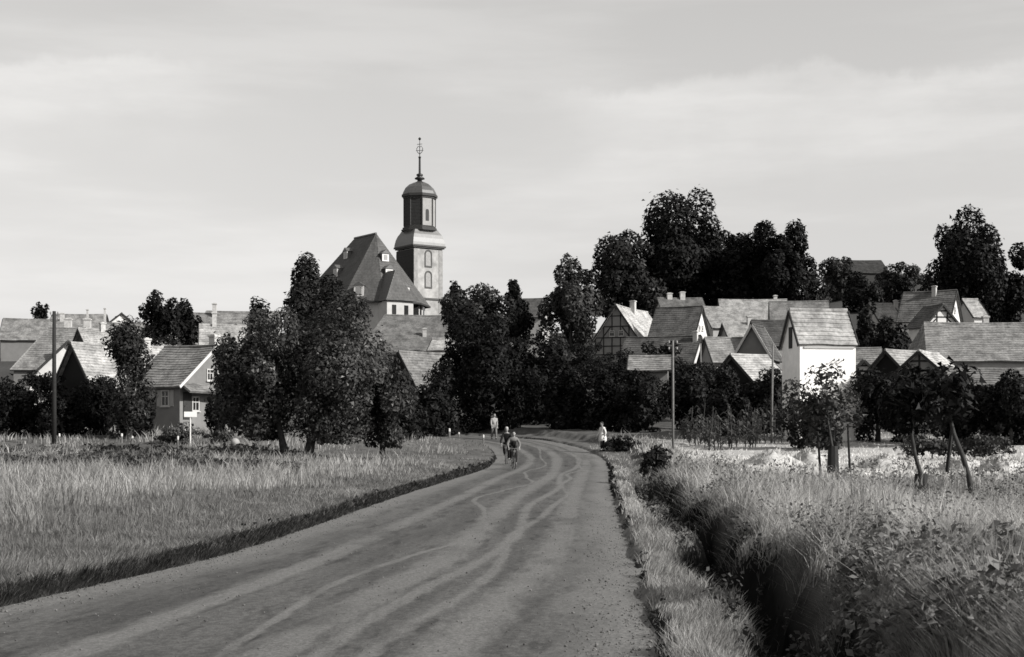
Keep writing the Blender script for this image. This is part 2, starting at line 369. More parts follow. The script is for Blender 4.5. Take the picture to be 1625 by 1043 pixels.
def house(name, label, peak, D, th, L, hw, drop, roof=.25, wall=.5, hip0=0, hip1=0, ov=.35, chims=(), wins=(), timber=(), barge=None, group=None, cat='house', base_z=None, course=.33, door=None):
    """peak = picture position of the near gable's peak, D metres away; th = bearing of the ridge from there"""
    p = at(peak[0], peak[1], D); c, s = math.cos(R(th)), math.sin(R(th))
    corners = [(p.x+c*a-s*b, p.y+s*a+c*b) for a in (0, L) for b in (-hw, hw)]
    gb = min(gz(x, y) for x, y in corners)-.4 if base_z is None else base_z
    e = empty(name, (p.x, p.y, gb), R(th)); Z = p.z-gb; E = Z-drop
    if E < 1.0: E = max(E, .8)
    k = drop/hw
    RM = roofm(roof); WM = wallm(wall)
    # wall: a prism with gable ends (hipped ends are cut down to the eave)
    w = MB(); zi = Z-.2; ei = E-.02
    A = [(0, -hw, 0), (0, hw, 0), (0, hw, ei), (0, 0, zi), (0, -hw, ei)]; B = [(L, y, z) for _, y, z in A]
    if hip0: A[3] = (0, 0, ei+.01)
    if hip1: B[3] = (L, 0, ei+.01)
    w.v = A+B; w.f = [(4, 3, 2, 1, 0), (5, 6, 7, 8, 9), (0, 5, 9, 4), (1, 2, 7, 6), (0, 1, 6, 5)]
    w.build('wall', WM, e)
    if not (hip0 or hip1): pass
    ez = E-ov*k; y = hw+ov; x0, x1 = -ov*.8, L+ov*.8
    r0 = x0 if not hip0 else hip0; r1 = x1 if not hip1 else L-hip1
    for sg in (-1, 1):
        slope((r0, 0, Z), (r1, 0, Z), (x0, sg*y, ez), (x1, sg*y, ez), 'roof_slope', RM, e, course)
    for hp, xr, xe in ((hip0, r0, x0), (hip1, r1, x1)):
        if hp: slope((xr, -.01, Z), (xr, .01, Z), (xe, -y, ez), (xe, y, ez), 'hip_slope', RM, e, course, sag=0)
        else:
            for sg in (-1, 1):
                b = MB(); xx = xe-.05 if xe < 0 else xe+.05
                b.bar((xx, sg*.02, Z-.08), (xx, sg*y, ez-.08), .06, .2); b.build('barge_board', MATS.get(barge) or BEAM, e)
    rc = MB(); m_ = 10
    rc.tube([(r0+(r1-r0)*i/m_, 0, Z+.03-min(.12, .009*L)*math.sin(math.pi*i/m_)) for i in range(m_+1)], [.11]*(m_+1), 6); rc.build('ridge_cap', RM, e)
    for ch in chims:                                          # (x along ridge, y, height above ridge, width)
        x, yy, h, cw = ch; chimney(e, x, yy, Z+h, Z-abs(yy)*k-.5, cw, cw)
    for wi in wins: window(e, wi[0], wi[1], wi[2]+E if wi[0] in 'fb' else wi[2]+E, wi[3], wi[4], (L, hw), *wi[5:])
    for face in timber:
        t = .15; d = .03
        def beam(p, q):
            b = MB()
            def T(a, z): return {'g0': (-d/2, -a, z), 'g1': (L+d/2, a, z), 'f': (a, -hw-d/2, z), 'b': (a, hw+d/2, z)}[face]
            b.bar(T(*p), T(*q), t if face[0] == 'g' else d+.02, d+.02 if face[0] == 'g' else t, up=(0, 0, 1) if face[0] != 'g' else (1, 0, 0))
            b.build('beam', BEAM, e)
        if face[0] == 'g':
            lim = lambda z: hw if z <= E else hw*(Z-z)/(drop)
            lev = [E-2.3, E-1.15, E, E+drop*.34, E+drop*.66]
            for z in lev: beam((-lim(z)+.1, z), (lim(z)-.1, z))
            n = max(3, round(2*hw/1.15))
            for i in range(n+1):
                a_ = -hw+.08+(2*hw-.16)*i/n
                top = E+drop*(1-abs(a_)/hw)-.25
                if top > E-2.3: beam((a_, E-2.3), (a_, max(top, E)))
            for sg in (-1, 1):
                beam((sg*(hw-.1), E-2.2), (sg*(hw-1.1), E-.05)); beam((sg*hw*.62, E+.05), (sg*hw*.25, E+drop*.34))
        else:
            for z in (E-2.3, E-1.2, E-.12): beam((0, z), (L, z))
            n = max(3, round(L/1.2))
            for i in range(n+1): beam((.08+(L-.16)*i/n, E-2.3), (.08+(L-.16)*i/n, E-.1))
    if door:
        fc, u, ztop, w_, h_ = door; dm = MB(); zt = E+ztop
        if fc == 'f': dm.box(u-w_/2, u+w_/2, -hw-.06, -hw-.004, zt-h_, zt)
        else: dm.box(-.06, -.004, u-w_/2, u+w_/2, zt-h_, zt)
        dd = dm.build('door', BEAM, e)
        hm = MB()
        if fc == 'f': hm.box(u+w_*.32, u+w_*.4, -hw-.1, -hw-.062, zt-h_*.55, zt-h_*.5)
        else: hm.box(-.1, -.062, u+w_*.32, u+w_*.4, zt-h_*.55, zt-h_*.5)
        hm.build('door_handle', IRON, dd)
    tag(e, label, cat, group)
    return e
mat('pale_board', .6, .1, 4)
VG = 'village houses on the slope'
# --- far left
house('house', 'house with shade-black gable and bright right roof slope at far left edge', (118, 545), 105, 42, 9, 3.1, 3.0, .36, .02, chims=((6, .3, .5, .5),), barge='dark_timber', group=VG)  # walls coloured near black in place of the gable's shade
house('house', 'white gabled house with dark barge boards behind pole at far left', (108, 541), 116, 106, 8, 3.0, 3.0, .12, .72, wins=(('g0', .25, 1.7, .35, .4),), group=VG)
house('house', 'house with large grey hipped roof behind the white gable, far left', (38, 520), 150, 8, 9, 5.2, 4.4, .2, .18, hip0=2.5, hip1=2.6, chims=((4.5, .4, .9, .7), (6.5, .4, .9, .7)), group=VG)
house('house', 'low house with pale roof and shade-dark gable above bright left roof', (128, 522), 145, 36, 10, 3.2, 2.7, .34, .08, chims=((2.3, 0, .6, .5),), group=VG)  # wall tone lowered to carry the left gable's shade
house('house', 'tiny distant house with white gable on the left skyline', (193, 497), 235, 112, 9, 3.0, 2.5, .05, .75, group=VG)
house('barn', 'long low distant roof on skyline right of small round tree', (86, 499), 225, 4, 8, 3.2, 2.4, .25, .35, group=VG, cat='barn')
house('house', 'distant grey roofed house at extreme left skyline', (8, 506), 205, 10, 11, 3.5, 3.0, .22, .2, chims=((8, 0, .8, .6),), group=VG)
house('house', 'distant grey house with two thin tall chimneys on left skyline', (132, 512), 215, 6, 9, 3.4, 2.6, .24, .5, chims=((.6, .2, 1.9, .3), (3.2, .2, 2.1, .3)), group=VG)
# --- cottage with the veranda
house('cottage', 'cottage with broad grey roof and shuttered windows behind small white sign', (338, 549), 106, 152, 4.4, 3.7, 2.8, .2, .2, wins=(('b', 1.35, -1.2, .75, 1.2, wallm(.35)), ('b', 3.1, -1.2, .75, 1.2, wallm(.35)), ('g0', -.4, .6, .7, .9), ('g0', .5, .6, .7, .9), ('g0', -2.0, -1.6, .8, 1.1)), door=('g0', 2.9, -.75, .9, 2.0), timber=(), barge='pale_board', chims=((.4, -.6, .7, .55),), ov=.45)
ct = bpy.data.objects['cottage']; Ec = at(0, 549, 106).z-ct.location.z-2.8
slope((-.05, -3.7, Ec-.1), (-.05, 3.7, Ec-.1), (-1.1, -3.8, Ec-.75), (-1.1, 3.8, Ec-.75), 'pent_roof', roofm(.2), ct, .3, sag=0)
house('house', 'grey roofed house with small dark dormer behind the cottage', (392, 498), 178, 184, 6.5, 4.2, 3.2, .22, .4, chims=((4, .4, 1.1, .5),), group=VG)
house('house', 'pale roofed house peeping between cottage and broad tree', (404, 517), 150, 192, 5.5, 3.2, 2.6, .36, .45, chims=((4.2, 0, 1.2, .45),), group=VG)
house('house', 'far roof on skyline behind twin dark trees', (330, 494), 240, 5, 12, 3.5, 2.2, .2, .4, group=VG)
# --- below the church
house('barn', 'huge grey barn roof spreading below the church wall', (574, 500), 185, 3, 14, 8.5, 5.4, .17, .3, hip0=3.0, chims=((8.3, -4.6, -2.2, .5),), group=VG, cat='barn')
house('house', 'steep shade-dark gabled house directly below the big barn roof', (636, 558), 128, 44, 7, 3.0, 3.9, .17, .025, group=VG)  # shade of the left-facing gable put into the wall colour
house('shed', 'small pale roofed shed at right end of barn roof', (690, 538), 160, -12, 4.2, 1.9, 1.2, .4, .5, group=VG, cat='shed')
house('house', 'dark house roof half hidden between centre trees and pale tree', (866, 474), 215, 168, 5, 3.4, 2.8, .1, .4, group=VG)
# --- centre right
house('house', 'half timbered gable house with bright long roof beside pale leafy tree', (978, 484), 190, 66, 13, 3.1, 4.4, .4, .3, timber=('g0',), chims=((6.0, -.3, .9, .7),), wins=(('g0', -.6, .55, .7, .8), ('g0', .7, .55, .7, .8)), group=VG)
house('house', 'dark roofed long house with narrow white gable at its right end', (1109, 533), 160, 156, 8.5, 3.2, 3.1, .1, .62, chims=((.25, .5, .35, .5),), group=VG)
house('house', 'dark roof with bright white gable right of half timbered house', (1112, 486), 186, 152, 6, 2.6, 3.6, .12, .7, wins=(('g0', -.5, .7, .55, .7), ('g0', .6, .7, .55, .7)), group=VG)
house('house', 'house with pale hipped roof and small dark window right of white gable', (1116, 487), 200, 12, 4.4, 4.0, 3.0, .28, .4, hip1=1.4, wins=(('f', 2.3, -.8, .8, .8),), group=VG)
house('house', 'low dark roof with two white chimneys behind half timbered house', (1046, 473), 215, 5, 6.4, 3, 2, .14, .5, chims=((1.6, 0, .6, .75), (3.6, 0, .8, .75)), group=VG)
house('barn', 'long pale barn roof just beneath the black hilltop trees', (1143, 476), 205, -2, 9.4, 5.2, 3.6, .34, .55, chims=((8.0, .2, .5, .5),), group=VG, cat='barn')
house('house', 'darker roofed house with tiny white gable behind the transformer tower roof', (1312, 478), 190, 172, 7.4, 3.2, 2.9, .2, .7, group=VG)
house('house', 'low pale roof left of tall white chimney in village centre', (1150, 513), 165, 4, 3.0, 2.6, 1.6, .32, .4, chims=((2.9, -.2, .7, .55),), group=VG)
house('house', 'mid grey roof between white chimney and narrow white gable', (1122, 536), 150, 6, 4.6, 3.4, 2.6, .25, .4, group=VG)
house('house', 'grey gabled house with bright white barge edge left of transformer tower', (1194, 515), 135, 64, 3.4, 1.75, 2.9, .08, .22, barge='pale_board', group=VG)
house('house', 'dark roof half hidden left of transformer tower gable', (1196, 509), 150, 2, 5.5, 3.2, 2.6, .07, .3, group=VG)
house('shed', 'shed with shade-black gable and pale right roof behind orchard', (1163, 563), 112, 32, 3.4, 2.4, 1.9, .36, .02, group=VG, cat='shed')  # near-black wall colour stands for shade on the gable
house('shed', 'small tiled shed roof beneath dark roofed long house', (1003, 566), 118, -8, 3.0, 1.6, 1.0, .22, .2, group=VG, cat='shed')
# --- far right
house('house', 'large roofed house with white right gable under rightmost tall tree', (1515, 461), 172, 148, 6.0, 2.7, 3.4, .14, .74, wins=(('g0', 0, 1.0, .6, .8), ('g0', -1.2, -1.2, .7, .9), ('g0', 1.1, -1.2, .7, .9)), chims=((2.4, .3, .5, .5),), group=VG)
house('house', 'small white half timbered gable in front of the large white house', (1495, 483), 160, 102, 4, 2.0, 2.2, .12, .72, timber=('g0',), group=VG)
house('house', 'pale lean roof right of white gable near right edge', (1530, 475), 178, 10, 1.6, 2.6, 2.2, .34, .7, group=VG)
house('barn', 'great grey hipped barn roof at right edge of village', (1452, 513), 130, -3, 13, 5.4, 3.5, .22, .3, hip0=.8, chims=((6.5, .3, .5, .5),), group=VG, cat='barn')
house('shed', 'shade-black gabled shed with pale roof right of transformer tower', (1408, 556), 112, 36, 4.0, 2.7, 2.4, .27, .02, group=VG, cat='shed')  # gable shade painted in as near-black walls
house('house', 'half timbered gable with bright long roof below great hipped barn', (1459, 557), 104, 58, 6.6, 2.5, 2.2, .38, .3, hip1=1.3, timber=('g0',), group=VG)
house('barn', 'low grey barn roof at right edge above dark hedge', (1505, 586), 96, -2, 6.5, 2.6, 1.45, .17, .07, group=VG, cat='barn')
house('shed', 'tiny half timbered gable close against right side of transformer tower', (1371, 571), 122, 80, 3.2, 1.5, 1.5, .25, .6, timber=('g0',), group=VG, cat='shed')
house('house', 'small roof with white end above tiny half timbered gable', (1394, 553), 128, 168, 2.4, 1.6, 1.3, .2, .7, group=VG)
house('house', 'pale roof among trees left of great hipped barn', (1382, 482), 190, 8, 2.8, 3.2, 2.4, .34, .5, chims=((3.3, -.6, .3, .5),), group=VG)
house('house', 'dark roofed house alone on the distant right hilltop', (1322, 413), 320, 5, 11, 5, 3.2, .05, .06, group=VG)

# --- transformer tower (tall slim white house)
tt = house('transformer_tower', 'tall slim white tower house with steep ribbed tile roof', (1255, 492), 86, 8, 3.5, 1.62, 2.05, .33, 1.1, ov=.12, course=.36, cat='tower')
Zt = at(0, 548, 86).z-tt.location.z
mb = MB(); mb.box(.25, 3.4, -1.68, -1.625, Zt-.28, Zt-.16); mb.build('eave_board', FRAME, tt)
mb = MB(); mb.box(-.05, -.003, -.28, .28, Zt-.2, Zt+1.1); mb.build('gable_hatch', BEAM, tt)
for x in (2.05, 2.35, 2.65):
    mb = MB(); mb.tube([(x, -1.63, Zt-1.0), (x, -1.85, Zt-1.02), (x, -1.87, Zt-.9)], [.03, .03, .05], 6); mb.build('insulator', IRON, tt)
mb = MB(); mb.box(1.3, 2.1, -1.69, -1.624, .3, 2.4); dd = mb.build('door', WOOD, tt)
mb = MB(); mb.box(1.95, 2.02, -1.74, -1.692, 1.3, 1.4); mb.build('door_handle', IRON, dd)

# ------------------------------------------------------------------ church
CP = at(597, 371, 250); cg = gz(CP.x, CP.y)-1.0
ch = empty('church', (CP.x, CP.y, cg), R(-55)); tag(ch, 'church with tall steep dormered roof standing over the village', 'church')
Zr = CP.z-cg; Ze = Zr-12.0; w = 8.4; ov = .5; k = 12.0/8.4
RM = mat('church_slate', .1, .3, 3, .7, .15, .4, stretch=(1, 1, .5), blotch=.12); XB = -8.0
h8 = w+ov; ze = Ze-ov*k; q = h8*math.tan(R(22.5))
oct_ = [(q, -h8), (h8, -q), (h8, q), (q, h8)]
wq = w-.3; wt = wq*math.tan(R(22.5))
mb = MB(); mb.prism([(XB-6, -wq), (wt, -wq), (wq, -wt), (wq, wt), (wt, wq), (XB-6, wq)], 0, Ze+.15); mb.build('wall', mat('church_plaster', .52, .1, 1, .9, .1, .2, blotch=.1), ch)
XE = XB-7.5
slope((XB, 0, Zr), (0, 0, Zr), (XE, -h8, ze), (q, -h8, ze), 'roof_slope', RM, ch, .6, .03, 10, .05)
slope((XB, 0, Zr), (0, 0, Zr), (XE, h8, ze), (q, h8, ze), 'roof_slope', RM, ch, .6, .03, 10, .05)
for i in range(3):
    a0, a1 = oct_[i], oct_[i+1]; slope((0, -.01, Zr), (0, .01, Zr), (*a0, ze), (*a1, ze), 'hip_slope', RM, ch, .6, .03, 6, 0)
slope((XB, -.01, Zr), (XB, .01, Zr), (XE, -h8, ze), (XE, h8, ze), 'hip_slope', RM, ch, .6, .03, 6, 0)
mb = MB(); mb.tube([(XB, 0, Zr+.06), (0, 0, Zr+.06)], [.2, .2], 6); mb.build('ridge_cap', SLATE, ch)
mb = MB(); c8 = [(XE, -h8-.03), (q, -h8-.03), (h8+.03, -q), (h8+.03, q), (q, h8+.03), (XE, h8+.03)]
for i in range(5): mb.bar((*c8[i], ze-.16), (*c8[i+1], ze-.16), .25, .3)
mb.build('eave_cornice', BEAM, ch)
def dormer(x, y, ang, zc, dw=1.5, dh=1.7):
    """little roof window facing along ang in the church's own frame"""
    e = empty('dormer', (x, y, zc), ang); e.parent = ch
    m = MB(); m.box(-2.2, 0, -dw/2, dw/2, -dh/2-.4, dh/2); m.build('dormer_cheek', SLATE, e)
    m = MB(); m.box(.003, .1, -dw/2-.02, dw/2+.02, -dh/2, dh/2); f = m.build('dormer_front', WHITE, e)
    m = MB(); m.box(.102, .13, -dw*.28, dw*.28, -dh*.34, dh*.3)
    m.build('dormer_window', mat('dormer_glass', .3, .3, 6, .3, .5), e)
    m = MB(); a = dh/2
    m.v = [(-2.6, -dw/2-.2, a-.05), (.25, -dw/2-.2, a-.05), (.25, 0, a+.62), (-2.6, 0, a+.62), (-2.6, dw/2+.2, a-.05), (.25, dw/2+.2, a-.05)]
    m.f = [(0, 1, 2, 3), (3, 2, 5, 4), (1, 5, 2), (0, 3, 4), (0, 4, 5, 1)]; m.build('dormer_roof', SLATE, e)
def on_slope(ang, px, py, dw=1.3, dh=1.5, D=246):
    # meet the sight line with the roof plane whose outward bearing is ang (church frame)
    o = Vector((0, 0, CH)); d = (at(px, py, 250)-o).normalized(); rot = Matrix.Rotation(R(-55), 3, 'Z').transposed()
    ol = rot @ (o-Vector((CP.x, CP.y, cg))); dl = rot @ d
    n = Vector((math.cos(ang)*k, math.sin(ang)*k, 1)); t = (Zr-n.dot(ol))/n.dot(dl); p = ol+dl*t
    dormer(p.x+math.cos(ang)*.55, p.y+math.sin(ang)*.55, ang, p.z, dw, dh)
on_slope(R(-90), 553, 405, 1.3, 1.4); on_slope(R(-90), 537, 433, 1.4, 1.6)
on_slope(R(-45), 571, 462, 1.7, 1.9)
on_slope(0, 609, 409, 1.3, 1.4); on_slope(0, 615, 434, 1.4, 1.6); on_slope(0, 640, 464, 1.7, 1.9)
# porch wing with its own steep roof on the end face
wy, wz, wx = -1.3, Ze+4.6, 10.6
wing = empty('wing', (0, 0, 0)); wing.parent = ch
slope((3, wy, wz), (wx-1.6, wy, wz), (5, wy-3.0, ze-.05), (wx+.5, wy-3.0, ze-.05), 'wing_roof', SLATE, wing, .6, .03, 4, 0)
slope((3, wy, wz), (wx-1.6, wy, wz), (5, wy+3.0, ze-.05), (wx+.5, wy+3.0, ze-.05), 'wing_roof', RM, wing, .6, .03, 4, 0)
slope((wx-1.6, wy-.01, wz), (wx-1.6, wy+.01, wz), (wx+.5, wy-3.0, ze-.05), (wx+.5, wy+3.0, ze-.05), 'wing_roof', RM, wing, .6, .03, 4, 0)
mb = MB(); mb.box(6, wx, wy-2.6, wy+2.6, 0, ze-.15); mb.build('wing_wall', MATS['church_plaster'], wing)
for a in (-1.2, 1.2):
    mb = MB(); mb.box(wx+.003, wx+.06, wy+a-.4, wy+a+.4, ze-2.4, ze-.8); mb.build('window', GLASS, wing)
for i, (xx, yy, an) in enumerate(((6.1, -6.1, -45), (8.13, 3.2, 0), (6.1, 6.1, 45), (-3, -8.13, -90), (-8, -8.13, -90))):
    e = empty('window', (xx, yy, Ze-2.2), R(an)); e.parent = ch
    m = MB(); pts = [(-.7, -1.5), (.7, -1.5), (.7, .8)]+[(.7*math.cos(t), .8+.7*math.sin(t)) for t in np.linspace(.4, 2.74, 5)]+[(-.7, .8)]
    m.face(*[(.03, a, b) for a, b in pts]); m.build('pane', GLASS, e)

# tower: square shaft, bell roof, octagon lantern, dome, ball, vane
TP = at(666, 395, 262); tg = gz(TP.x, TP.y)-1
tw = empty('church_tower', (TP.x, TP.y, tg), R(-55)); tag(tw, 'square church tower with octagonal lantern, dark dome and weather vane', 'tower')
S = 262/F
def tz(py): return CH+(HY-py)*S-tg
a = 3.05; rt2 = math.sqrt(2)
TST = mat('tower_sandstone', .36, .3, .9, .9, .1, .4, blotch=.25)
mb = MB(); mb.box(-a, a, -a, a, 0, tz(398)); mb.build('shaft', TST, tw)
for sx in (-1, 1):
    for sy in (-1, 1):
        mb = MB(); b0, b1 = sorted((sx*(a-.75), sx*(a+.06))); d0, d1 = sorted((sy*(a-.75), sy*(a+.06)))
        mb.box(b0, b1, d0, d1, .05, tz(399)); mb.build('corner_pilaster', mat('pilaster_stone', .3, .25, 1.5, .9, bump=.3), tw)
mb = MB()
for z, o, hh in ((tz(397), .3, .35), (tz(395), .5, .3), (tz(478), .18, .35)):
    mb.box(-a-o, a+o, -a-o, a+o, z, z+hh)
mb.build('cornice', mat('cornice_stone', .1, .15, 2), tw)
prof = [(a+.42, tz(392.5)), (a+.36, tz(388)), (a+.2, tz(381)), (a-.06, tz(375)), (a-.35, tz(371)), (a-.55, tz(367.5))]
mb = MB(); mb.lathe([(r*rt2, z) for r, z in prof], 4, R(45)); mb.build('bell_roof', COPPER, tw)
SHADE_CLAD = mat('shade_cladding', .035, .3, 5, .7, .2, .4)  # dark courses added to the tower's left side to imitate its shade
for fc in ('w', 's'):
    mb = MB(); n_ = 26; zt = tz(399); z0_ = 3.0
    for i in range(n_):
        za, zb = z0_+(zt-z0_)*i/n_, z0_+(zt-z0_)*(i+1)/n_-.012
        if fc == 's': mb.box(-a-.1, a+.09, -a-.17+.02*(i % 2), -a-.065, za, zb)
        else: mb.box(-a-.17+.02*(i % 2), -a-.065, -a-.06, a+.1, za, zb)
    mb.build('shade_cladding', SHADE_CLAD, tw)
oa = 2.7; oc = 1/math.cos(R(22.5))
mb = MB(); mb.lathe([(oa*oc, tz(369)), (oa*oc, tz(312))], 8, R(22.5)); mb.build('lantern', mat('lantern_plaster', .34, .12, 1.2), tw)
mb = MB(); DK = mat('dark_cornice', .05, .2, 2, .6)
for z0, z1, o in ((368, 365.8, .5), (365.6, 362.5, .28), (361.5, 360.4, .1)): mb.lathe([((oa+o)*oc, tz(z0)), ((oa+o)*oc, tz(z1))], 8, R(22.5))
mb.build('lantern_plinth', DK, tw)
mb = MB()
for z0, z1, o in ((316.5, 314.2, .2), (314, 310, .42)): mb.lathe([((oa+o)*oc, tz(z0)), ((oa+o)*oc, tz(z1))], 8, R(22.5))
mb.build('lantern_cornice', DK, tw)
for an in (R(-45), R(-90), R(-135), R(180)):  # same added dark courses, painting shade onto the lantern's left faces
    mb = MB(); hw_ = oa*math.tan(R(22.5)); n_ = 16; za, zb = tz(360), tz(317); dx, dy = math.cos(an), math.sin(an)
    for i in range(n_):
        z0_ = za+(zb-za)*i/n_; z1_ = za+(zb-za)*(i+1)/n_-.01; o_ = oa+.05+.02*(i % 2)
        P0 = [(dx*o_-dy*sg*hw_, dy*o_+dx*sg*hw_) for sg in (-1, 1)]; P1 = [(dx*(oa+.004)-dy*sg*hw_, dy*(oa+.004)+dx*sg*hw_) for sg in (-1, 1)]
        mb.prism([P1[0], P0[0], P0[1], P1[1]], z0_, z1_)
    mb.build('shade_cladding', SHADE_CLAD, tw)
for i in range(8):
    an = R(22.5+45*i); mb = MB(); mb.tube([(oa*oc*math.cos(an), oa*oc*math.sin(an), tz(360)), (oa*oc*math.cos(an), oa*oc*math.sin(an), tz(317))], [.16, .16], 6); mb.build('corner_strip', DK, tw)
mb = MB(); mb.lathe([((oa+.3)*oc, tz(309.8)), ((oa+.1)*oc, tz(305)), ((oa-.25)*oc, tz(299)), ((oa-.9)*oc, tz(293.5)), (1.1*oc, tz(290.5)), (.55, tz(288.5))], 8, R(22.5)); mb.build('dome', mat('dome_slate', .07, .2, 2, .3, .5), tw)
mb = MB(); mb.lathe([(.5, tz(289)), (.42, tz(286)), (.95, tz(284.5)), (.95, tz(283)), (.4, tz(280.5)), (.62, tz(279)), (.62, tz(277)), (.25, tz(275.5))], 10); mb.build('finial_ball', IRON, tw, True)
mb = MB(); mb.tube([(0, 0, tz(277)), (0, 0, tz(252)), (0, 0, tz(249))], [.22, .19, .3], 8); mb.tube([(0, 0, tz(249)), (0, 0, tz(219))], [.09, .06], 6); mb.build('spire_rod', IRON, tw)
vane = empty('weather_vane', (0, 0, 0), R(35)); vane.parent = tw
for py, wdt in ((239, .75), (229, .5)):
    mb = MB(); mb.bar((-wdt, 0, tz(py)), (wdt, 0, tz(py)), .08); mb.build('cross_arm', IRON, vane)
mb = MB(); mb.lathe([(.05, tz(223)), (.28, tz(221)), (.28, tz(220)), (.05, tz(218))], 8); mb.build('vane_ball', IRON, vane)
for sg in (-1, 1):
    mb = MB(); mb.tube([(0, 0, tz(245)), (sg*.5, 0, tz(241)), (sg*.62, 0, tz(236)), (sg*.3, 0, tz(232)), (0, 0, tz(234))], [.06]*5, 5); mb.build('scroll', IRON, vane)
def arch(x, y, an, zc, w_, h_, m, frame=None):
    e = empty('window', (x, y, zc), an); e.parent = tw
    def poly(s, d):
        w2 = w_/2*s; hb = h_/2*(1+(s-1)*.6)
        return [(d, -w2, -hb), (d, w2, -hb), (d, w2, hb-w2)]+[(d, w2*math.cos(t), hb-w2+w2*math.sin(t)) for t in np.linspace(.3, 2.84, 7)]+[(d, -w2, hb-w2)]
    if frame:
        f = MB(); A = poly(1.35, .1); Bp = poly(1.35, .0); n = len(A); C = poly(1.0, .1); Dp = poly(1, .01); f.v = A+Bp+C+Dp
        for i in range(n):
            j = (i+1) % n; f.f += [(i, j, 2*n+j, 2*n+i), (j, i, n+i, n+j), (2*n+i, 2*n+j, 3*n+j, 3*n+i)]
        f.build('window_surround', frame, e)
    m_ = MB(); m_.face(*poly(1.0, .022)); m_.build('pane', m, e)
LV = mat('louvre', .33, .3, 5); SUR = mat('window_stone', .1, .15, 3)
for an, dx, dy in ((0, 1, 0), (R(90), 0, 1)):
    for py in (413, 446): arch(dx*(a+.0), dy*(a+.0), an, tz(py), 1.15, 2.7, LV, SUR)
    arch(dx*oa, dy*oa, an, tz(344), .72, 2.2, GLASS)

# ------------------------------------------------------------------ trees and bushes
def leaves(cent, size, outward, tone, rng, flat=.55, tri=False):
    """one rhombic leaf clump per centre"""
    n = len(cent); d = outward+rng.normal(0, flat, (n, 3)); d /= np.linalg.norm(d, axis=1)[:, None]+1e-9
    r = rng.normal(0, 1, (n, 3)); u = np.cross(d, r); u /= np.linalg.norm(u, axis=1)[:, None]+1e-9; v = np.cross(d, u)
    s = (size*(.6+.8*rng.random(n)))[:, None]; s2 = s*(.45+.35*rng.random(n))[:, None]
    if tri:
        V = np.stack([cent-u*s, cent+v*s2*1.5, cent+u*s-v*s2*.6], 1).reshape(-1, 3); return V, np.arange(n*3).reshape(-1, 3), np.repeat(tone, 3)
    V = np.stack([cent-u*s, cent-v*s2+d*s*.15, cent+u*s, cent+v*s2+d*s*.15], 1).reshape(-1, 3)
    Q = np.arange(n*4).reshape(-1, 4); return V, Q, np.repeat(tone, 4)
def crown_mesh(name, rx, ry, rz, leaf, rng, lobes=None, kind='broad', dens=1.0, parent=None, m=None, zc=0):
    Rm = max(rx, rz); K = lobes or 26; Ks = int(K*.72)
    i_ = np.arange(K); ph = np.arccos(1-2*(i_+.5)/Ks*(i_ < Ks)-(i_ >= Ks)*.8); th_ = i_*2.39996+rng.random()*6
    C = np.c_[np.sin(ph)*np.cos(th_), np.sin(ph)*np.sin(th_), np.cos(ph)]+rng.normal(0, .21, (K, 3))
    C *= np.where(i_ < Ks, .56+.2*rng.random(K), .3*rng.random(K))[:, None]
    if kind == 'cone':
        t = rng.random(K); ang = rng.random(K)*6.28; rr = (1-t)**.8*.72*(.5+.5*rng.random(K)); C = np.c_[rr*np.cos(ang), rr*np.sin(ang), t*1.9-.95]
        lr = .16+.24*(1-t)
    elif kind == 'column':
        t = rng.random(K); ang = rng.random(K)*6.28; rr = .5*rng.random(K)*(1-.5*t); C = np.c_[rr*np.cos(ang), rr*np.sin(ang), t*1.75-.9]; lr = .3+.14*rng.random(K)
    else:
        lr = .17+.28*rng.random(K)**1.3
    lt = .6+.8*rng.random(K)
    n = int(min(26000, (25 if leaf < .19 else 34)*dens*(Rm*min(rx, rz)/leaf**2))); wgt = lr**2/np.sum(lr**2); k = rng.choice(K, n, p=wgt)
    d = rng.normal(0, 1, (n, 3)); d /= np.linalg.norm(d, axis=1)[:, None]
    # thin twigs beyond the lobes give the ragged outline
    rad = lr[k]*(.45+.55*rng.random(n)**.45+(rng.random(n) < .03)*rng.random(n)*.3)
    sc = np.array([rx, ry, rz]); P = (C[k]+d*rad[:, None])*sc
    for ax, r_ in enumerate((rx, ry, rz)):
        hi, lo = np.percentile(P[:, ax], 99.5), np.percentile(P[:, ax], .5); P[:, ax] = (P[:, ax]-(hi+lo)/2)*2*r_/(hi-lo)
    if kind == 'broad': P[:, 2] = np.maximum(P[:, 2], -rz*(.92-.12*rng.random(n)))
    out = d*.8+C[k]*.5+np.array([0, 0, .25])
    V, Q, T = leaves(P+np.array([0, 0, zc]), leaf, out, lt[k]*(.3+.55*rng.random(n))*(1+3.2*(rng.random(n) < (.1 if leaf < .1 else .07))*rng.random(n)), rng, tri=True)  # scattered leaves brightened to stand in for sunlit highlights
    return npmesh(name, V, Q, m, T, parent, tris=True)
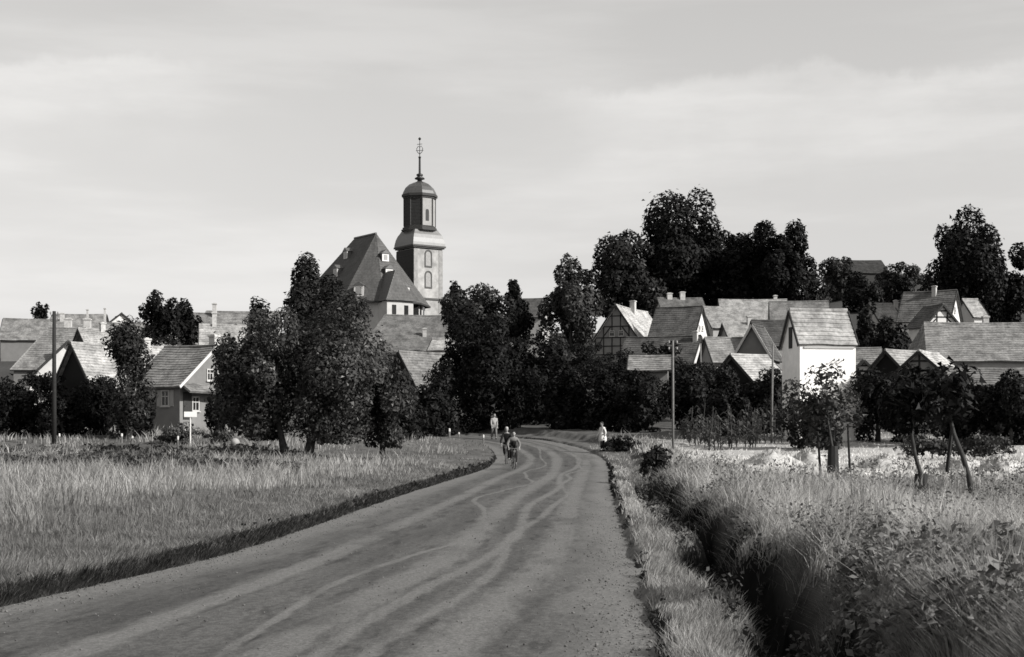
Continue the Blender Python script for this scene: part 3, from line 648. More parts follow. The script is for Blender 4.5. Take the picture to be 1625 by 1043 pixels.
def tree(name, label, cxp, top, bot, half, D, v=.035, leaf=None, kind='broad', group=None, cat='tree', trunk_px=None, dens=1.0, bark=None, lobes=None, tr=None, base_px=None, depth=1.0):
    rng = np.random.default_rng(abs(hash_(label)) % 2**31)
    c = at(cxp, (top+bot)/2, D); s = D/F; rx = half*s; rz = (bot-top)/2*s
    bx = at(base_px or cxp, 0, D).x; g0 = gz(bx, D); zc = c.z-g0
    e = empty(name, (bx, D, g0-.05))
    leaf = leaf or max(.11, min(.34, D*.00145))
    dx = c.x-bx
    o = crown_mesh('crown', rx, rx*depth, rz, leaf, rng, lobes, kind, dens, e, leafm(v), 0); o.location = (dx, 0, zc)
    if v > .024: pass
    r = tr or max(.09, min(.4, .05*rz+.05)); m = MB(); z1 = zc+rz*.45
    pts = [(0, 0, -.3)]; n = 5
    for i in range(1, n+1):
        t = i/n; pts.append((dx*t+rng.normal(0, r*.35), rng.normal(0, r*.35), z1*t))
    m.tube(pts, [r*1.35]+[r*(1-.75*i/n) for i in range(1, n+1)], 8); m.build('trunk', bark or BARK, e, True)
    lm = MB()
    for i in range(7):
        t = .35+.5*rng.random(); p = Vector(pts[int(t*n)]); an = rng.random()*6.28; q = Vector((dx+rx*.45*math.cos(an), rx*.45*math.sin(an)*depth, zc+rz*(rng.random()*.6-.2)))
        lm.tube([p, p.lerp(q, .5)+Vector((0, 0, -.06*rz)), q], [r*.4, r*.25, r*.07], 5)
    lm.build('limbs', bark or BARK, e, True)
    return tag(e, label, cat, group)
def hash_(s):
    h = 7
    for c in s: h = (h*131+ord(c)) & 0x7fffffff
    return h
HT = 'tall dark trees on the hill'; OR = 'dark orchard trees in front of the village'; VT = 'trees between the village houses'
# skyline trees
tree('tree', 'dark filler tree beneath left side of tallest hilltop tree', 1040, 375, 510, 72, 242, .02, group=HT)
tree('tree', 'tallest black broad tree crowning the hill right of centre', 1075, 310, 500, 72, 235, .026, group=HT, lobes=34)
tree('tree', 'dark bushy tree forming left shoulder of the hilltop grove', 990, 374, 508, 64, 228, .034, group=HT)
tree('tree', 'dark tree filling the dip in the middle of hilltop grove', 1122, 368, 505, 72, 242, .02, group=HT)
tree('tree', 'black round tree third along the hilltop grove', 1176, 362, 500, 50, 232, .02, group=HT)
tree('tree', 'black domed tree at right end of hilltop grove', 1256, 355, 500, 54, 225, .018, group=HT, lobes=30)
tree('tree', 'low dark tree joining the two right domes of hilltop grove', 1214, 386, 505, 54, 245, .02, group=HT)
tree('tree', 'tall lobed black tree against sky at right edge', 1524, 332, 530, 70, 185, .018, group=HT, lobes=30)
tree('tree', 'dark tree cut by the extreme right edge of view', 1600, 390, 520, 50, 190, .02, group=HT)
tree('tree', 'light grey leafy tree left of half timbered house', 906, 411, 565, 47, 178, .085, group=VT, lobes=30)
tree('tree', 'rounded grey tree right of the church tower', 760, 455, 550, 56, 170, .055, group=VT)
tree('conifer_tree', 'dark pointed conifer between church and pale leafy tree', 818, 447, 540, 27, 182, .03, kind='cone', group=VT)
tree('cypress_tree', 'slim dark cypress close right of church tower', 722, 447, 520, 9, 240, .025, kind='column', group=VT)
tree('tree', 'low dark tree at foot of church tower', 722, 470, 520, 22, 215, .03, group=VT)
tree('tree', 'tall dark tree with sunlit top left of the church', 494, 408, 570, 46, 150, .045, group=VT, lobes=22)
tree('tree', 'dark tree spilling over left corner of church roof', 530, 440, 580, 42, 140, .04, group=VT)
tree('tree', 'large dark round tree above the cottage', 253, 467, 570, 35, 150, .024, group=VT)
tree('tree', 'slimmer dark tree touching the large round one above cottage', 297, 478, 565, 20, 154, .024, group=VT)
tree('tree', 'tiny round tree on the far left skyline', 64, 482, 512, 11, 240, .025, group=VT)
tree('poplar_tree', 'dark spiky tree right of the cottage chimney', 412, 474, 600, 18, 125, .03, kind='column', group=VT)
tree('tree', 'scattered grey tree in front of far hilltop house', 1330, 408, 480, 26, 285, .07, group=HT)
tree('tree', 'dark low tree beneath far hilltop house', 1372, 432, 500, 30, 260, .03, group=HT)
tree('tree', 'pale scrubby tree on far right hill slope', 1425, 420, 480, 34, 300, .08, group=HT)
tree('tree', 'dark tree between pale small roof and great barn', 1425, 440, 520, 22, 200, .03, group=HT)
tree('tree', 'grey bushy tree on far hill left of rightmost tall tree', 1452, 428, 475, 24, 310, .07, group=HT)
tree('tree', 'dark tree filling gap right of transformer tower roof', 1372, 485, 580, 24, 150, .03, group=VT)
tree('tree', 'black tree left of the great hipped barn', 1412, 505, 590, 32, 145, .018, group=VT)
tree('tree', 'dark bush above small shed below half timbered house', 1040, 545, 610, 45, 130, .025, group=VT)
# left wood
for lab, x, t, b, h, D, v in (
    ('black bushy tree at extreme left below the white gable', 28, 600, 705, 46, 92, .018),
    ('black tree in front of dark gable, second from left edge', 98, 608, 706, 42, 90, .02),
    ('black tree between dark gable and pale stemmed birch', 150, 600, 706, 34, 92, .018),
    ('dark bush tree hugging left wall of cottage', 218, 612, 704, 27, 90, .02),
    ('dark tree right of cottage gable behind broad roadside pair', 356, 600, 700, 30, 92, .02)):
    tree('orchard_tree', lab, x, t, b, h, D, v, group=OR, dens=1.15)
tree('birch_tree', 'slender birch with pale stem left of cottage', 204, 508, 690, 36, 88, .05, kind='column', bark=BIRCH, group=VT, dens=.8, tr=.16)
# broad roadside pair
tree('roadside_tree', 'left of two broad leafy trees with bare trunks on grass', 420, 500, 706, 80, 71, .075, leaf=.095, base_px=456, tr=.2, lobes=34, group='pair of broad trees on the meadow')
tree('roadside_tree', 'right and taller of two broad leafy trees on grass', 546, 478, 712, 100, 71, .085, leaf=.095, base_px=486, tr=.24, lobes=40, group='pair of broad trees on the meadow')
tree('roadside_tree', 'low dark spreading tree at right foot of the broad pair', 608, 585, 714, 44, 73, .062, leaf=.095, lobes=26)
# centre mass
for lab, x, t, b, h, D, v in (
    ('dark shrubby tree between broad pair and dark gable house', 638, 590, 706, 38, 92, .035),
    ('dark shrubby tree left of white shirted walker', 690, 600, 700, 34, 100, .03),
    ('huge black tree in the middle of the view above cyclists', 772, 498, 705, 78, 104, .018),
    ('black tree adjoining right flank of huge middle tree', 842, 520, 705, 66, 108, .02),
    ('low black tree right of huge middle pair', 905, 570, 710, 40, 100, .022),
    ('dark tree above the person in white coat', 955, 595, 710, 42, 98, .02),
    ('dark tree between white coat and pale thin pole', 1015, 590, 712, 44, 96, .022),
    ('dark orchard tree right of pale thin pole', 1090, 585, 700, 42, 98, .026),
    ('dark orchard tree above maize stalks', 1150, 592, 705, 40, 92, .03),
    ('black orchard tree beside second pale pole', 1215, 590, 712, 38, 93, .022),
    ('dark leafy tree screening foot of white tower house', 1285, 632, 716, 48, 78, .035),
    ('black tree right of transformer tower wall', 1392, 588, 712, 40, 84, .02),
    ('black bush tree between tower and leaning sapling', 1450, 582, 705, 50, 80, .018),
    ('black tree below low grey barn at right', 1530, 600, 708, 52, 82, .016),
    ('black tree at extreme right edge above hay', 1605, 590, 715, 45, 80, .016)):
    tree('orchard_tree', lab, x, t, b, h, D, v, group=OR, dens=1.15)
for lab, x, t, b, h, D, v in (
    ('pale rounded bush beside small white sign', 285, 670, 704, 34, 84, .11),
    ('dark garden bush left of half timbered house', 932, 545, 600, 30, 150, .03),
    ('dark garden bush right below half timbered house', 985, 555, 610, 34, 140, .025),
    ('dark bush filling the slope above the white coated person', 955, 568, 618, 42, 118, 0.020),
    ('dark bush below small tiled shed roof', 1008, 588, 630, 40, 108, 0.020),
    ('dark bush below narrow white gable', 1112, 574, 620, 36, 116, 0.024),
    ('dark bush between black gabled shed and narrow white gable', 1140, 580, 630, 30, 108, 0.020),
    ('dark bush right of black gabled shed', 1215, 585, 640, 26, 106, 0.020),
    ('dark bush at foot of huge middle tree', 880, 560, 620, 36, 122, 0.020),
    ('dark bush between dark gable house and huge middle tree', 700, 590, 650, 34, 118, 0.024),
    ('dark bush before white gable at far left', 70, 590, 640, 30, 104, 0.016),
    ('dark bush below bright left roof slope', 165, 598, 640, 30, 98, 0.018),
    ('dark bush under low grey barn eaves', 1560, 612, 660, 50, 90, 0.016),
    ('dark bush below half timbered gable and bright roof', 1490, 590, 640, 40, 94, 0.016),
    ('low grey bush left of round pale guard stone', 345, 682, 706, 22, 84, .08),
    ('dark low bush beside verge where ditch ends', 1042, 706, 765, 24, 52, .04),
    ('flat dark bush at foot of person in white coat', 985, 692, 716, 30, 84, .02),
    ('grey bramble bush right of tower base', 1480, 690, 722, 50, 62, .07),
    ('grey bramble bush at right edge behind hay', 1560, 690, 724, 46, 60, .07)):
    tree('bush', lab, x, t, b, h, D, v, cat='bush', leaf=.1, tr=.04, dens=.8, group='low bushes along the field edge')

# ------------------------------------------------------------------ young staked trees on the right bank
def young(label, base, D, pts, crown, v, guard=None, stakes=(), dens=.6):
    p = at(base[0], base[1], D); g0 = gz(p.x, D); e = empty('young_tree', (p.x, D, g0-.03)); s = D/F
    q = [((x-base[0])*s, 0, (base[1]-y)*s+.03) for x, y in pts]
    m = MB(); m.tube([(0, 0, -.2)]+q, [.06]+[.055*(1-.6*i/len(q)) for i in range(len(q))], 8); m.build('trunk', BARK, e, True)
    if guard:
        m = MB(); h = guard[1]; m.lathe([(guard[0]*1.12, -.1), (guard[0], .15), (guard[0]*.92, h*.6), (guard[0]*.8, h)], 9); gu = m.build('trunk_guard', DARKWOOD, e)
    for sx, yb, yt, tx in stakes:
        m = MB(); m.tube([((sx-base[0])*s, .1, (base[1]-yb)*s-.25), ((tx-base[0])*s, .05, (base[1]-yt)*s)], [.045, .035], 6); m.build('stake', DARKWOOD, e)
    rng = np.random.default_rng(hash_(label) % 99999)
    cx, ct, cb, ch_ = crown; o = crown_mesh('crown', ch_*s, ch_*s, (cb-ct)/2*s, .085, rng, 30, 'broad', dens, e, leafm(v)); o.location = ((cx-base[0])*s, 0, (base[1]-(ct+cb)/2)*s)
    lm = MB(); top = Vector(q[-1])
    for i in range(9):
        an = i*.7+rng.random(); w = Vector((o.location.x+ch_*s*.8*math.cos(an), ch_*s*.8*math.sin(an), o.location.z+(rng.random()-.4)*(cb-ct)/2*s*1.3))
        lm.tube([top, top.lerp(w, .5)+Vector((0, 0, .04)), w], [.03, .02, .008], 5)
    lm.build('limbs', BARK, e)
    return tag(e, label, 'tree', 'young staked trees on the right bank')
young('young tree with thick dark trunk guard and two stakes before white tower', (1322, 763), 44, [(1322, 740), (1320, 715), (1316, 690), (1312, 665)], (1305, 588, 722, 66), .085, (.19, .95), ((1304, 760, 692, 1298), (1351, 764, 680, 1346)), .3)
young('young tree with kinked trunk and dark base guard on right bank', (1462, 806), 30, [(1462, 780), (1461, 765), (1452, 735), (1446, 700), (1450, 670)], (1448, 596, 702, 48), .02, (.17, .58), ((1505, 742, 690, 1512),), .7)
young('slender bent bare stemmed young tree at far right', (1545, 822), 27.5, [(1538, 785), (1528, 750), (1514, 715), (1508, 690), (1512, 660)], (1516, 600, 700, 46), .03, None, (), .35)

# ------------------------------------------------------------------ grass, weeds, maize, hay
def blades(name, X, Y, h, wd, lean, tone, m, label=None, cat='grass', az=None):
    n = len(X); Z = groundz(X, Y)-.02; an = RNG.random(n)*6.283; ln = lean*h*(.3+RNG.random(n)); la = fbm(X*.8+31, Y*.8)*14+RNG.normal(0, .9, n)
    if az is not None: la = az+RNG.normal(0, .5, n)
    P = np.c_[X, Y, Z]; side = np.c_[np.cos(an), np.sin(an), np.zeros(n)]*(wd/2)[:, None]
    ben = np.c_[np.cos(la)*ln, np.sin(la)*ln, np.zeros(n)]
    up = np.zeros((n, 3)); up[:, 2] = h
    mid = P+up*.55+ben*.3; tip = P+up+ben
    V = np.stack([P-side, P+side, mid+side*.75, mid-side*.75, tip], 1).reshape(-1, 3); k = np.arange(n)*5
    T = np.stack([k, k+1, k+2, k, k+2, k+3, k+3, k+2, k+4], 1).reshape(-1, 3)
    o = npmesh(name, V, T, m, np.repeat(tone, 5), tris=True); tag(o, label, cat, kind='stuff'); return o
def scatter(n, ymin, ymax, xmin, xmax, p=2.0):
    """points spread so that nearer ground gets more of them"""
    u = RNG.random(n); y = (ymin**(1-p)+(ymax**(1-p)-ymin**(1-p))*u)**(1/(1-p)); return RNG.random(n), y
GRASS = mat('grass_blade', .21, .15, 2, .7, .15, tone=True, trans=.48)
# left meadow
n = 210000; u, Y = scatter(n, 9, 100, 0, 0, 1.7); X = -.42*Y-3+u*(.42*Y+6)
sd, side = road_sd(X, Y); patch = fbm(X*.28, Y*.28); p2 = fbm(X*1.3+5, Y*1.3)
ok = (sd > .08+.16*RNG.random(n)+.4*(fbm(X*1.5, Y*1.5)-.5)) & (side < 0)
tall = sstep(1.2, 3.8, sd+2.5*(patch-.5))*sstep(.28, .6, patch+.25*(p2-.5))
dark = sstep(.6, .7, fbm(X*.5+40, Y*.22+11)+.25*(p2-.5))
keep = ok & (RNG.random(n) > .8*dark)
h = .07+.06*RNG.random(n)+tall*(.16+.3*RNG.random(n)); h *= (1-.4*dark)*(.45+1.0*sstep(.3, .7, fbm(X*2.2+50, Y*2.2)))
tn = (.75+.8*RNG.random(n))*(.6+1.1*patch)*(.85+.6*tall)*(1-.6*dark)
edge_ = sstep(.4, 0, sd); tn = tn*(1-.5*edge_)  # grass darkened towards the left road edge, painting in its shade line
wd = np.maximum(.006, .00052*Y)*(1+.6*RNG.random(n))
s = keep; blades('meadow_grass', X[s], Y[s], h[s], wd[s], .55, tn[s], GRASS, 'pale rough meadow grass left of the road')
n = 80000; u, Y = scatter(n, 7.5, 70, 0, 0, 1.7); k_ = np.interp(Y, CL[:98, 1], CL[:98, 0]-CL[:98, 2]); X = k_-.03-3.2*u**1.6
sd, side = road_sd(X, Y); p2 = fbm(X*2.0+5, Y*2.0); s = (side < 0) & (sd > .13+.2*(p2-.4)+.08*RNG.random(n))
h = (.05+.1*RNG.random(n))*(.6+.9*p2); tn = (.6+.8*RNG.random(n))*(.5+1.1*fbm(X*.6, Y*.6))
blades('verge_grass', X[s], Y[s], h[s], (np.maximum(.006, .0005*Y)*(1+.6*RNG.random(n)))[s], .7, tn[s], GRASS, 'short grass along left edge of the road')
# right verge and bank
n = 230000; u, Y = scatter(n, 7, 92, 0, 0, 1.7); X = .5+.05*Y+u*(.42*Y+3)
sd, side = road_sd(X, Y); patch = fbm(X*.45+7, Y*.3); p2 = fbm(X*1.6+5, Y*1.6)
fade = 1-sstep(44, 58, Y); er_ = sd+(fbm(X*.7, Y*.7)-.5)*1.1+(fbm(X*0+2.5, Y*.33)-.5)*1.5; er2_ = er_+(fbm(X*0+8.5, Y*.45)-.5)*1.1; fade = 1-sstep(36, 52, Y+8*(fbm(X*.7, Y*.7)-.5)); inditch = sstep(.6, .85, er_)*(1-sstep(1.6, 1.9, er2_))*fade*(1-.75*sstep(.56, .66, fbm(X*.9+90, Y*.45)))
pale_ = sstep(3.2, 5, sd)*sstep(37, 44, Y)
h_cl = .5+1.0*sstep(.3, .7, fbm(X*2+150, Y*2))
ok = (side > 0) & (sd > .06+.4*(fbm(X*1.5, Y*1.5)-.5)+.2*RNG.random(n)**2) & (RNG.random(n) > .88*inditch) & (RNG.random(n) > .5*pale_)
dark = sstep(.6, .72, fbm(X*.9+70, Y*.5+31))
bank = sstep(1.6, 2.3, sd)
h = .08+.08*RNG.random(n)+bank*(.1+.26*RNG.random(n))*(1-.85*pale_)*(1-.75*sstep(3.5, 7, sd)*sstep(15, 24, Y))
h *= h_cl
tn = (.8+1.0*RNG.random(n))*(.75+1.0*patch)*(1-.5*dark)*(1+.8*pale_)*(1-.6*inditch)*(1+.35*(sd < .8))*(1+.45*bank)  # grass inside the ditch darkened as painted shade
near = sstep(.12, 0, sd); tn *= 1-.4*near  # shade of the right verge edge put into the grass tone
wd = np.maximum(.007, .00055*Y)*(1+.6*RNG.random(n))
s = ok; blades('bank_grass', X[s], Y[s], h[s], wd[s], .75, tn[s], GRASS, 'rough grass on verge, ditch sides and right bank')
# turf hanging over the two bank edges; left one toned dark as shade
n = 30000; u, Y = scatter(n, 7.5, 74, 0, 0, 1.6); X = np.interp(Y, CL[:98, 1], CL[:98, 0]-CL[:98, 2])-.3*RNG.random(n)+.03
ok = road_sd(X, Y)[0] > -.02-.1*(fbm(X*2, Y*2)-.5); X, Y = X[ok], Y[ok]; n = len(X)
blades('edge_turf', X, Y, .035+.1*RNG.random(n)*(.4+1.2*fbm(X*2.5, Y*2.5)), np.maximum(.007, .0006*Y), .9, .1+.4*RNG.random(n)**2+.5*(RNG.random(n) < .06), GRASS, 'ragged turf toned dark as shade at left edge of the road', az=np.zeros(n))
n = 16000; u, Y = scatter(n, 7.5, 50, 0, 0, 1.7); sdw = 1.3+1.0*RNG.random(n); X = np.interp(Y, CL[:98, 1], CL[:98, 0]+CL[:98, 2])+sdw
e2 = sdw+(fbm(X*.7, Y*.7)-.5)*1.1+(fbm(X*0+2.5, Y*.33)-.5)*1.5+(fbm(X*0+8.5, Y*.45)-.5)*1.1; ok = (e2 > 1.6) & (e2 < 2.2) & (fbm(X*1.2+20, Y*1.2) > .53); X, Y = X[ok], Y[ok]; n = len(X)
blades('ditch_fringe', X, Y, .14+.26*RNG.random(n), np.maximum(.007, .0005*Y), 1.3, .5+1.2*RNG.random(n), GRASS, 'long grass hanging over right side of the ditch', az=np.full(n, 3.3))
# seed stems standing above the grass
n = 9000; u, Y = scatter(n, 8, 60, 0, 0, 1.5); lf = RNG.random(n) < .5
X = np.where(lf, -.4*Y-2+u*(.36*Y), 1.0+.06*Y+1.8+u*(.4*Y)); sd, side = road_sd(X, Y)
ok = (sd > np.where(side > 0, 2.0, 1.5)) & (fbm(X*.7+12, Y*.7) > .48) & ~((side > 0) & (sd > 4) & (Y > 36))
Xs, Ys = X[ok], Y[ok]; hs = .35+.4*RNG.random(len(Xs)); Zs = groundz(Xs, Ys); an = RNG.random(len(Xs))*6.28; ln = hs*.3*RNG.random(len(Xs))
tip = np.c_[Xs+ln*np.cos(an), Ys+ln*np.sin(an), Zs+hs]; foot = np.c_[Xs, Ys, Zs-.02]; wv = np.c_[np.ones(len(Xs)), np.zeros(len(Xs)), np.zeros(len(Xs))]*(np.maximum(.003, .0003*Ys))[:, None]
hd = (tip-foot)*.22; V = np.stack([foot-wv, foot+wv, tip, tip-hd*.5-wv*3, tip-hd*.5+wv*3, tip+hd*.6], 1).reshape(-1, 3); k = np.arange(len(Xs))*6
T = np.stack([k, k+1, k+2, k+2, k+3, k+5, k+2, k+5, k+4], 1).reshape(-1, 3)
tag(npmesh('seed_stems', V, T, GRASS, np.repeat(1.0+.9*RNG.random(len(Xs)), 6), tris=True), 'pale seed heads standing above the meadow and bank grass', 'grass', kind='stuff')
# loose stones along the road
n = 5200; u, Y = scatter(n, 7.5, 40, 0, 0, 1.8); j = np.array([np.abs(dens[:, 1]-y).argmin() for y in Y]); t_ = np.where(RNG.random(n) < .75, np.sign(RNG.random(n)-.5)*(1-.22*RNG.random(n)**1.5), RNG.random(n)*2-1)
X = dens[j, 0]+t_*dens[j, 2]; r_ = .004+.011*RNG.random(n)**3+.00012*Y; Z = .02+.035*(1-t_**2)
O = np.array([(1,0,0),(-1,0,0),(0,1,0),(0,-1,0),(0,0,.8),(0,0,-.8)]); Fq = np.array([(0,2,4),(2,1,4),(1,3,4),(3,0,4),(2,0,5),(1,2,5),(3,1,5),(0,3,5)])
V = (np.c_[X, Y, Z][:, None, :]+O[None]*(r_[:, None]*(.6+.8*RNG.random((n, 3))))[:, None, :]).reshape(-1, 3); T = (np.arange(n)[:, None, None]*6+Fq[None]).reshape(-1, 3)
tag(npmesh('loose_gravel', V, T, mat('gravel_stone', .2, .3, 5, .9, tone=True), np.repeat(.3+.7*RNG.random(n), 6), tris=True), 'loose stones scattered on and along the road', 'gravel', kind='stuff')
# broad leaved weeds
def weeds(name, label, X, Y, hgt, leaf, tone_v, m, per=9):
    n = len(X); Z = groundz(X, Y); k = np.repeat(np.arange(n), per); N_ = len(k); rng = RNG
    hh = hgt[k]*(rng.random(N_)**.7); an = rng.random(N_)*6.283; rr = hgt[k]*.45*rng.random(N_)
    P = np.c_[X[k]+rr*np.cos(an), Y[k]+rr*np.sin(an), Z[k]+hh+.02]
    out = np.c_[np.cos(an)*.5, np.sin(an)*.5, np.full(N_, .8)]
    V, Q, T = leaves(P, leaf[k], out, tone_v[k]*(.6+.8*rng.random(N_)), rng)
    return tag(npmesh(name, V, Q, m, T), label, 'weeds', kind='stuff')
WEED = mat('weed_leaf', .1, .2, 3, .6, .25, tone=True, trans=.2)
n = 8000; u, Y = scatter(n, 8.5, 62, 0, 0, 1.7); X = .6+.06*Y+2.0+u*(.4*Y)
sd, side = road_sd(X, Y); pk = fbm(X*.6+3, Y*.6+8); s = (side > 0) & (sd > 1.8) & (RNG.random(n) < sstep(.42, .62, pk)*(1-.85*sstep(36, 42, Y)*(sd > 4)))
weeds('bank_weeds', 'leafy weeds among grass on right bank', X[s], Y[s], .28+.3*RNG.random(s.sum()), np.maximum(.025, .0011*Y[s]), .9+1.1*RNG.random(s.sum()), WEED, 14)
n = 3000; Y = 52+RNG.random(n)*26; X = -(.12+RNG.random(n)*.24)*Y-1.5
pk = fbm(X*.4+60, Y*.25+8); s = RNG.random(n) < sstep(.4, .6, pk)
weeds('field_crop', 'dark leafy root crop on far left of meadow', X[s], Y[s], .22+.2*RNG.random(s.sum()), np.full(s.sum(), .09), .35+.5*RNG.random(s.sum()), WEED, 9)
n = 60; Y = 8+RNG.random(n)*62; X = np.interp(Y, CL[:98, 1], CL[:98, 0]-CL[:98, 2])-.05-.24*RNG.random(n)
weeds('verge_weeds', 'low weeds toned dark as shade along left edge of road', X, Y, .06+.1*RNG.random(n), np.maximum(.02, .0012*Y), .15+.15*RNG.random(n), WEED, 9)  # leaf tone lowered to join the painted shade line
n = 130; Y = 8+RNG.random(n)*60; X = np.interp(Y, CL[:98, 1], CL[:98, 0]+CL[:98, 2])+.22*RNG.random(n)-.02
sk = fbm(X*0+3, Y*.35) > .4; weeds('edge_weeds', 'low weeds toned dark as shade along right edge of road', X[sk], Y[sk], .05+.08*RNG.random(sk.sum()), np.maximum(.02, .0011*Y[sk]), .12+.15*RNG.random(sk.sum()), WEED, 9)  # dark leaf tone imitates the shaded edge of the verge
n = 420; u = RNG.random(n); Y = 9+RNG.random(n)*34; sdw = .65+1.1*RNG.random(n); X = np.interp(Y, CL[:98, 1], CL[:98, 0]+CL[:98, 2])+sdw
weeds('ditch_weeds', 'dark weeds growing in the shaded ditch', X, Y, .1+.25*RNG.random(n), np.maximum(.03, .0013*Y), .25+.35*RNG.random(n), WEED, 10)
n = 260; Y = 8.5+RNG.random(n)*7; X = 3.0+RNG.random(n)*3.2
weeds('tall_weeds', 'big leaved weeds in bottom right corner', X, Y, .25+.35*RNG.random(n), .03+.025*RNG.random(n), .8+1.2*RNG.random(n), WEED, 40)
# maize patch
n = 64; X = 10.5+RNG.random(n)*8; Y = 79+RNG.random(n)*10
mb = MB(); LV_ = []
for x, y in zip(X, Y):
    z = gz(x, y); hh = random.uniform(.9, 2.5); mb.tube([(x, y, z-.1), (x+random.gauss(0, .16), y+random.gauss(0, .16), z+hh)], [.035, .02], 4)
    for i in range(12):
        a_ = random.random()*6.28; zz_ = z+hh*(.08+.85*i/12); l = random.uniform(.35, .75); c_, s_ = math.cos(a_), math.sin(a_)
        p0 = Vector((x, y, zz_)); p1 = p0+Vector((c_*l*.5, s_*l*.5, .22)); p2_ = p0+Vector((c_*l, s_*l, .0)); wv = Vector((-s_, c_, 0))*.06
        mb.face(p0-wv, p0+wv, p1+wv, p1-wv); mb.face(p1-wv, p1+wv, p2_)
tag(mb.build('maize_patch', mat('maize_leaf', .075, .6, 3, .6, .2, trans=.2)), 'patch of tall maize stalks at orchard edge', 'maize', kind='stuff')
# hay heaps
HAY = mat('hay', .5, .25, 9, .9, .1, .6)
def heap(label, px, D, wx, hz, wy):
    x = at(px, 0, D).x; g0 = gz(x, D); rng = np.random.default_rng(hash_(label) % 9999); v = []; f = []; nr_, na = 9, 26
    for i in range(nr_):
        t = i/(nr_-1)
        for j in range(na):
            a_ = 6.2832*j/na; r_ = t*(1+.25*math.sin(3*a_+rng.random()*.6)); z = hz*(1-t*t)**1.3*(.75+.5*rng.random())-.1*t; v.append((wx*r_*math.cos(a_), wy*r_*math.sin(a_), z))
    for i in range(nr_-1):
        for j in range(na): f.append((i*na+j, i*na+(j+1) % na, (i+1)*na+(j+1) % na, (i+1)*na+j))
    e = empty('hay_heap', (x, D, g0)); mb = MB(); mb.v = v; mb.f = f; mb.build('mound', HAY, e, True)
    st = MB()
    for i in range(420):
        t = math.sqrt(rng.random()); a_ = rng.random()*6.28; p = Vector((wx*t*math.cos(a_), wy*t*math.sin(a_), max(0, hz*(1-t*t)**1.3))); d = Vector(rng.normal(0, 1, 3)); d.z = abs(d.z)*.5; d.normalize(); l = .14+.2*rng.random()
        w_ = Vector((-d.y, d.x, 0)).normalized()*.018; st.face(p-w_, p+w_, p+d*l)
    st.build('loose_straw', HAY, e); tag(e, label, 'hay', 'hay heaps on the mown strip')
heap('hay heap nearest the ditch bush', 1098, 58, 1.0, .5, .8)
heap('long pale hay heap left of staked young tree', 1226, 56, 1.5, .55, .9)
heap('hay heap immediately behind staked young tree', 1288, 58, 1.1, .6, .9)
heap('hay heap between staked tree and kinked young tree', 1405, 52, 1.2, .4, .8)
heap('hay heap behind slender bent young tree', 1530, 47, 1.0, .5, .8)
heap('hay heap at extreme right edge of strip', 1590, 45, .9, .5, .8)

# ------------------------------------------------------------------ poles, sign, posts, stone
def pole(label, px, top, bot, D, r, m, iso=True, lean=0):
    x = at(px, 0, D).x; g0 = gz(x, D); z = at(0, top, D).z-g0; e = empty('utility_pole', (x, D, g0))
    mb = MB(); mb.tube([(0, 0, -.6), (lean*.5, 0, z*.5), (lean, 0, z)], [r*1.15, r, r*.8], 8); mb.build('shaft', m, e, True)
    if iso:
        for i, zz_ in enumerate((z-.25, z-.6)):
            for sg in (-1, 1):
                mb = MB(); mb.tube([(lean+sg*r*.6, 0, zz_), (lean+sg*.2, 0, zz_), (lean+sg*.22, 0, zz_+.1)], [.015, .015, .015], 5); k_ = mb.build('bracket', IRON, e)
                mb = MB(); mb.lathe([(.03, zz_+.08), (.05, zz_+.12), (.045, zz_+.2), (.02, zz_+.23)], 8, 0, (lean+sg*.22, 0)); mb.build('insulator', mat('porcelain', .3, .1, 5, .3, .5), k_)
    tag(e, label, 'pole', 'utility poles around the village')
PALEPOLE = mat('pale_pole_wood', .17, .25, 6)
pole('dark tarred utility pole in front of white gable at far left', 86, 494, 705, 84, .13, DARKWOOD)
pole('pale thin utility pole right of the person in white coat', 1068, 540, 712, 78, .065, PALEPOLE)
pole('short pale pole in front of narrow white gable', 1112, 545, 605, 118, .07, PALEPOLE, False)
pole('pale utility pole just left of transformer tower', 1224, 546, 700, 84, .065, PALEPOLE, False, lean=.1)
x = at(302, 0, 80).x; g0 = gz(x, 80); e = empty('road_sign', (x, 80, g0), R(22)); z = at(0, 658, 80).z-g0
mb = MB(); mb.tube([(0, 0, -.3), (0, 0, z)], [.045, .04], 8); mb.build('post', WHITE, e)
mb = MB(); mb.box(-.36, .36, -.075, -.045, z-.14, z+.16); mb.build('panel', WHITE, e)
tag(e, 'blank white rectangular road sign on post before the cottage', 'sign')
x = at(373, 0, 78).x; g0 = gz(x, 78); e = empty('guard_stone', (x, 78, g0))
mb = MB(); mb.lathe([(.2, -.1), (.22, .12), (.19, .18)], 10); mb.build('foot', DARKWOOD, e)
mb = MB(); mb.lathe([(.2, .17), (.26, .35), (.25, .55), (.15, .68), (.04, .71)], 12); mb.build('stone', mat('pale_stone', .35, .3, 6), e, True)
tag(e, 'small round pale guard stone with dark foot on meadow edge', 'stone')
def post(label, px, top, D, r=.05, m=PALEPOLE, grp='white posts along the lane'):
    x = at(px, 0, D).x; g0 = gz(x, D); z = max(.35, at(0, top, D).z-g0); e = empty('marker_post', (x, D, g0))
    mb = MB(); mb.tube([(0, 0, -.2), (.01, 0, z*.7)], [r, r], 7); mb.build('shaft', m, e)
    mb = MB(); mb.lathe([(r*1.05, z*.7), (r*1.05, z*.95), (r*.5, z)], 7, 0, (.01, 0)); mb.build('head', WHITE, e); tag(e, label, 'post', grp)
post('pale post below dark tarred utility pole', 94, 688, 84); post('pale post beneath the birch stem', 193, 688, 84, .06); post('shorter pale post right of birch stem', 210, 692, 84)
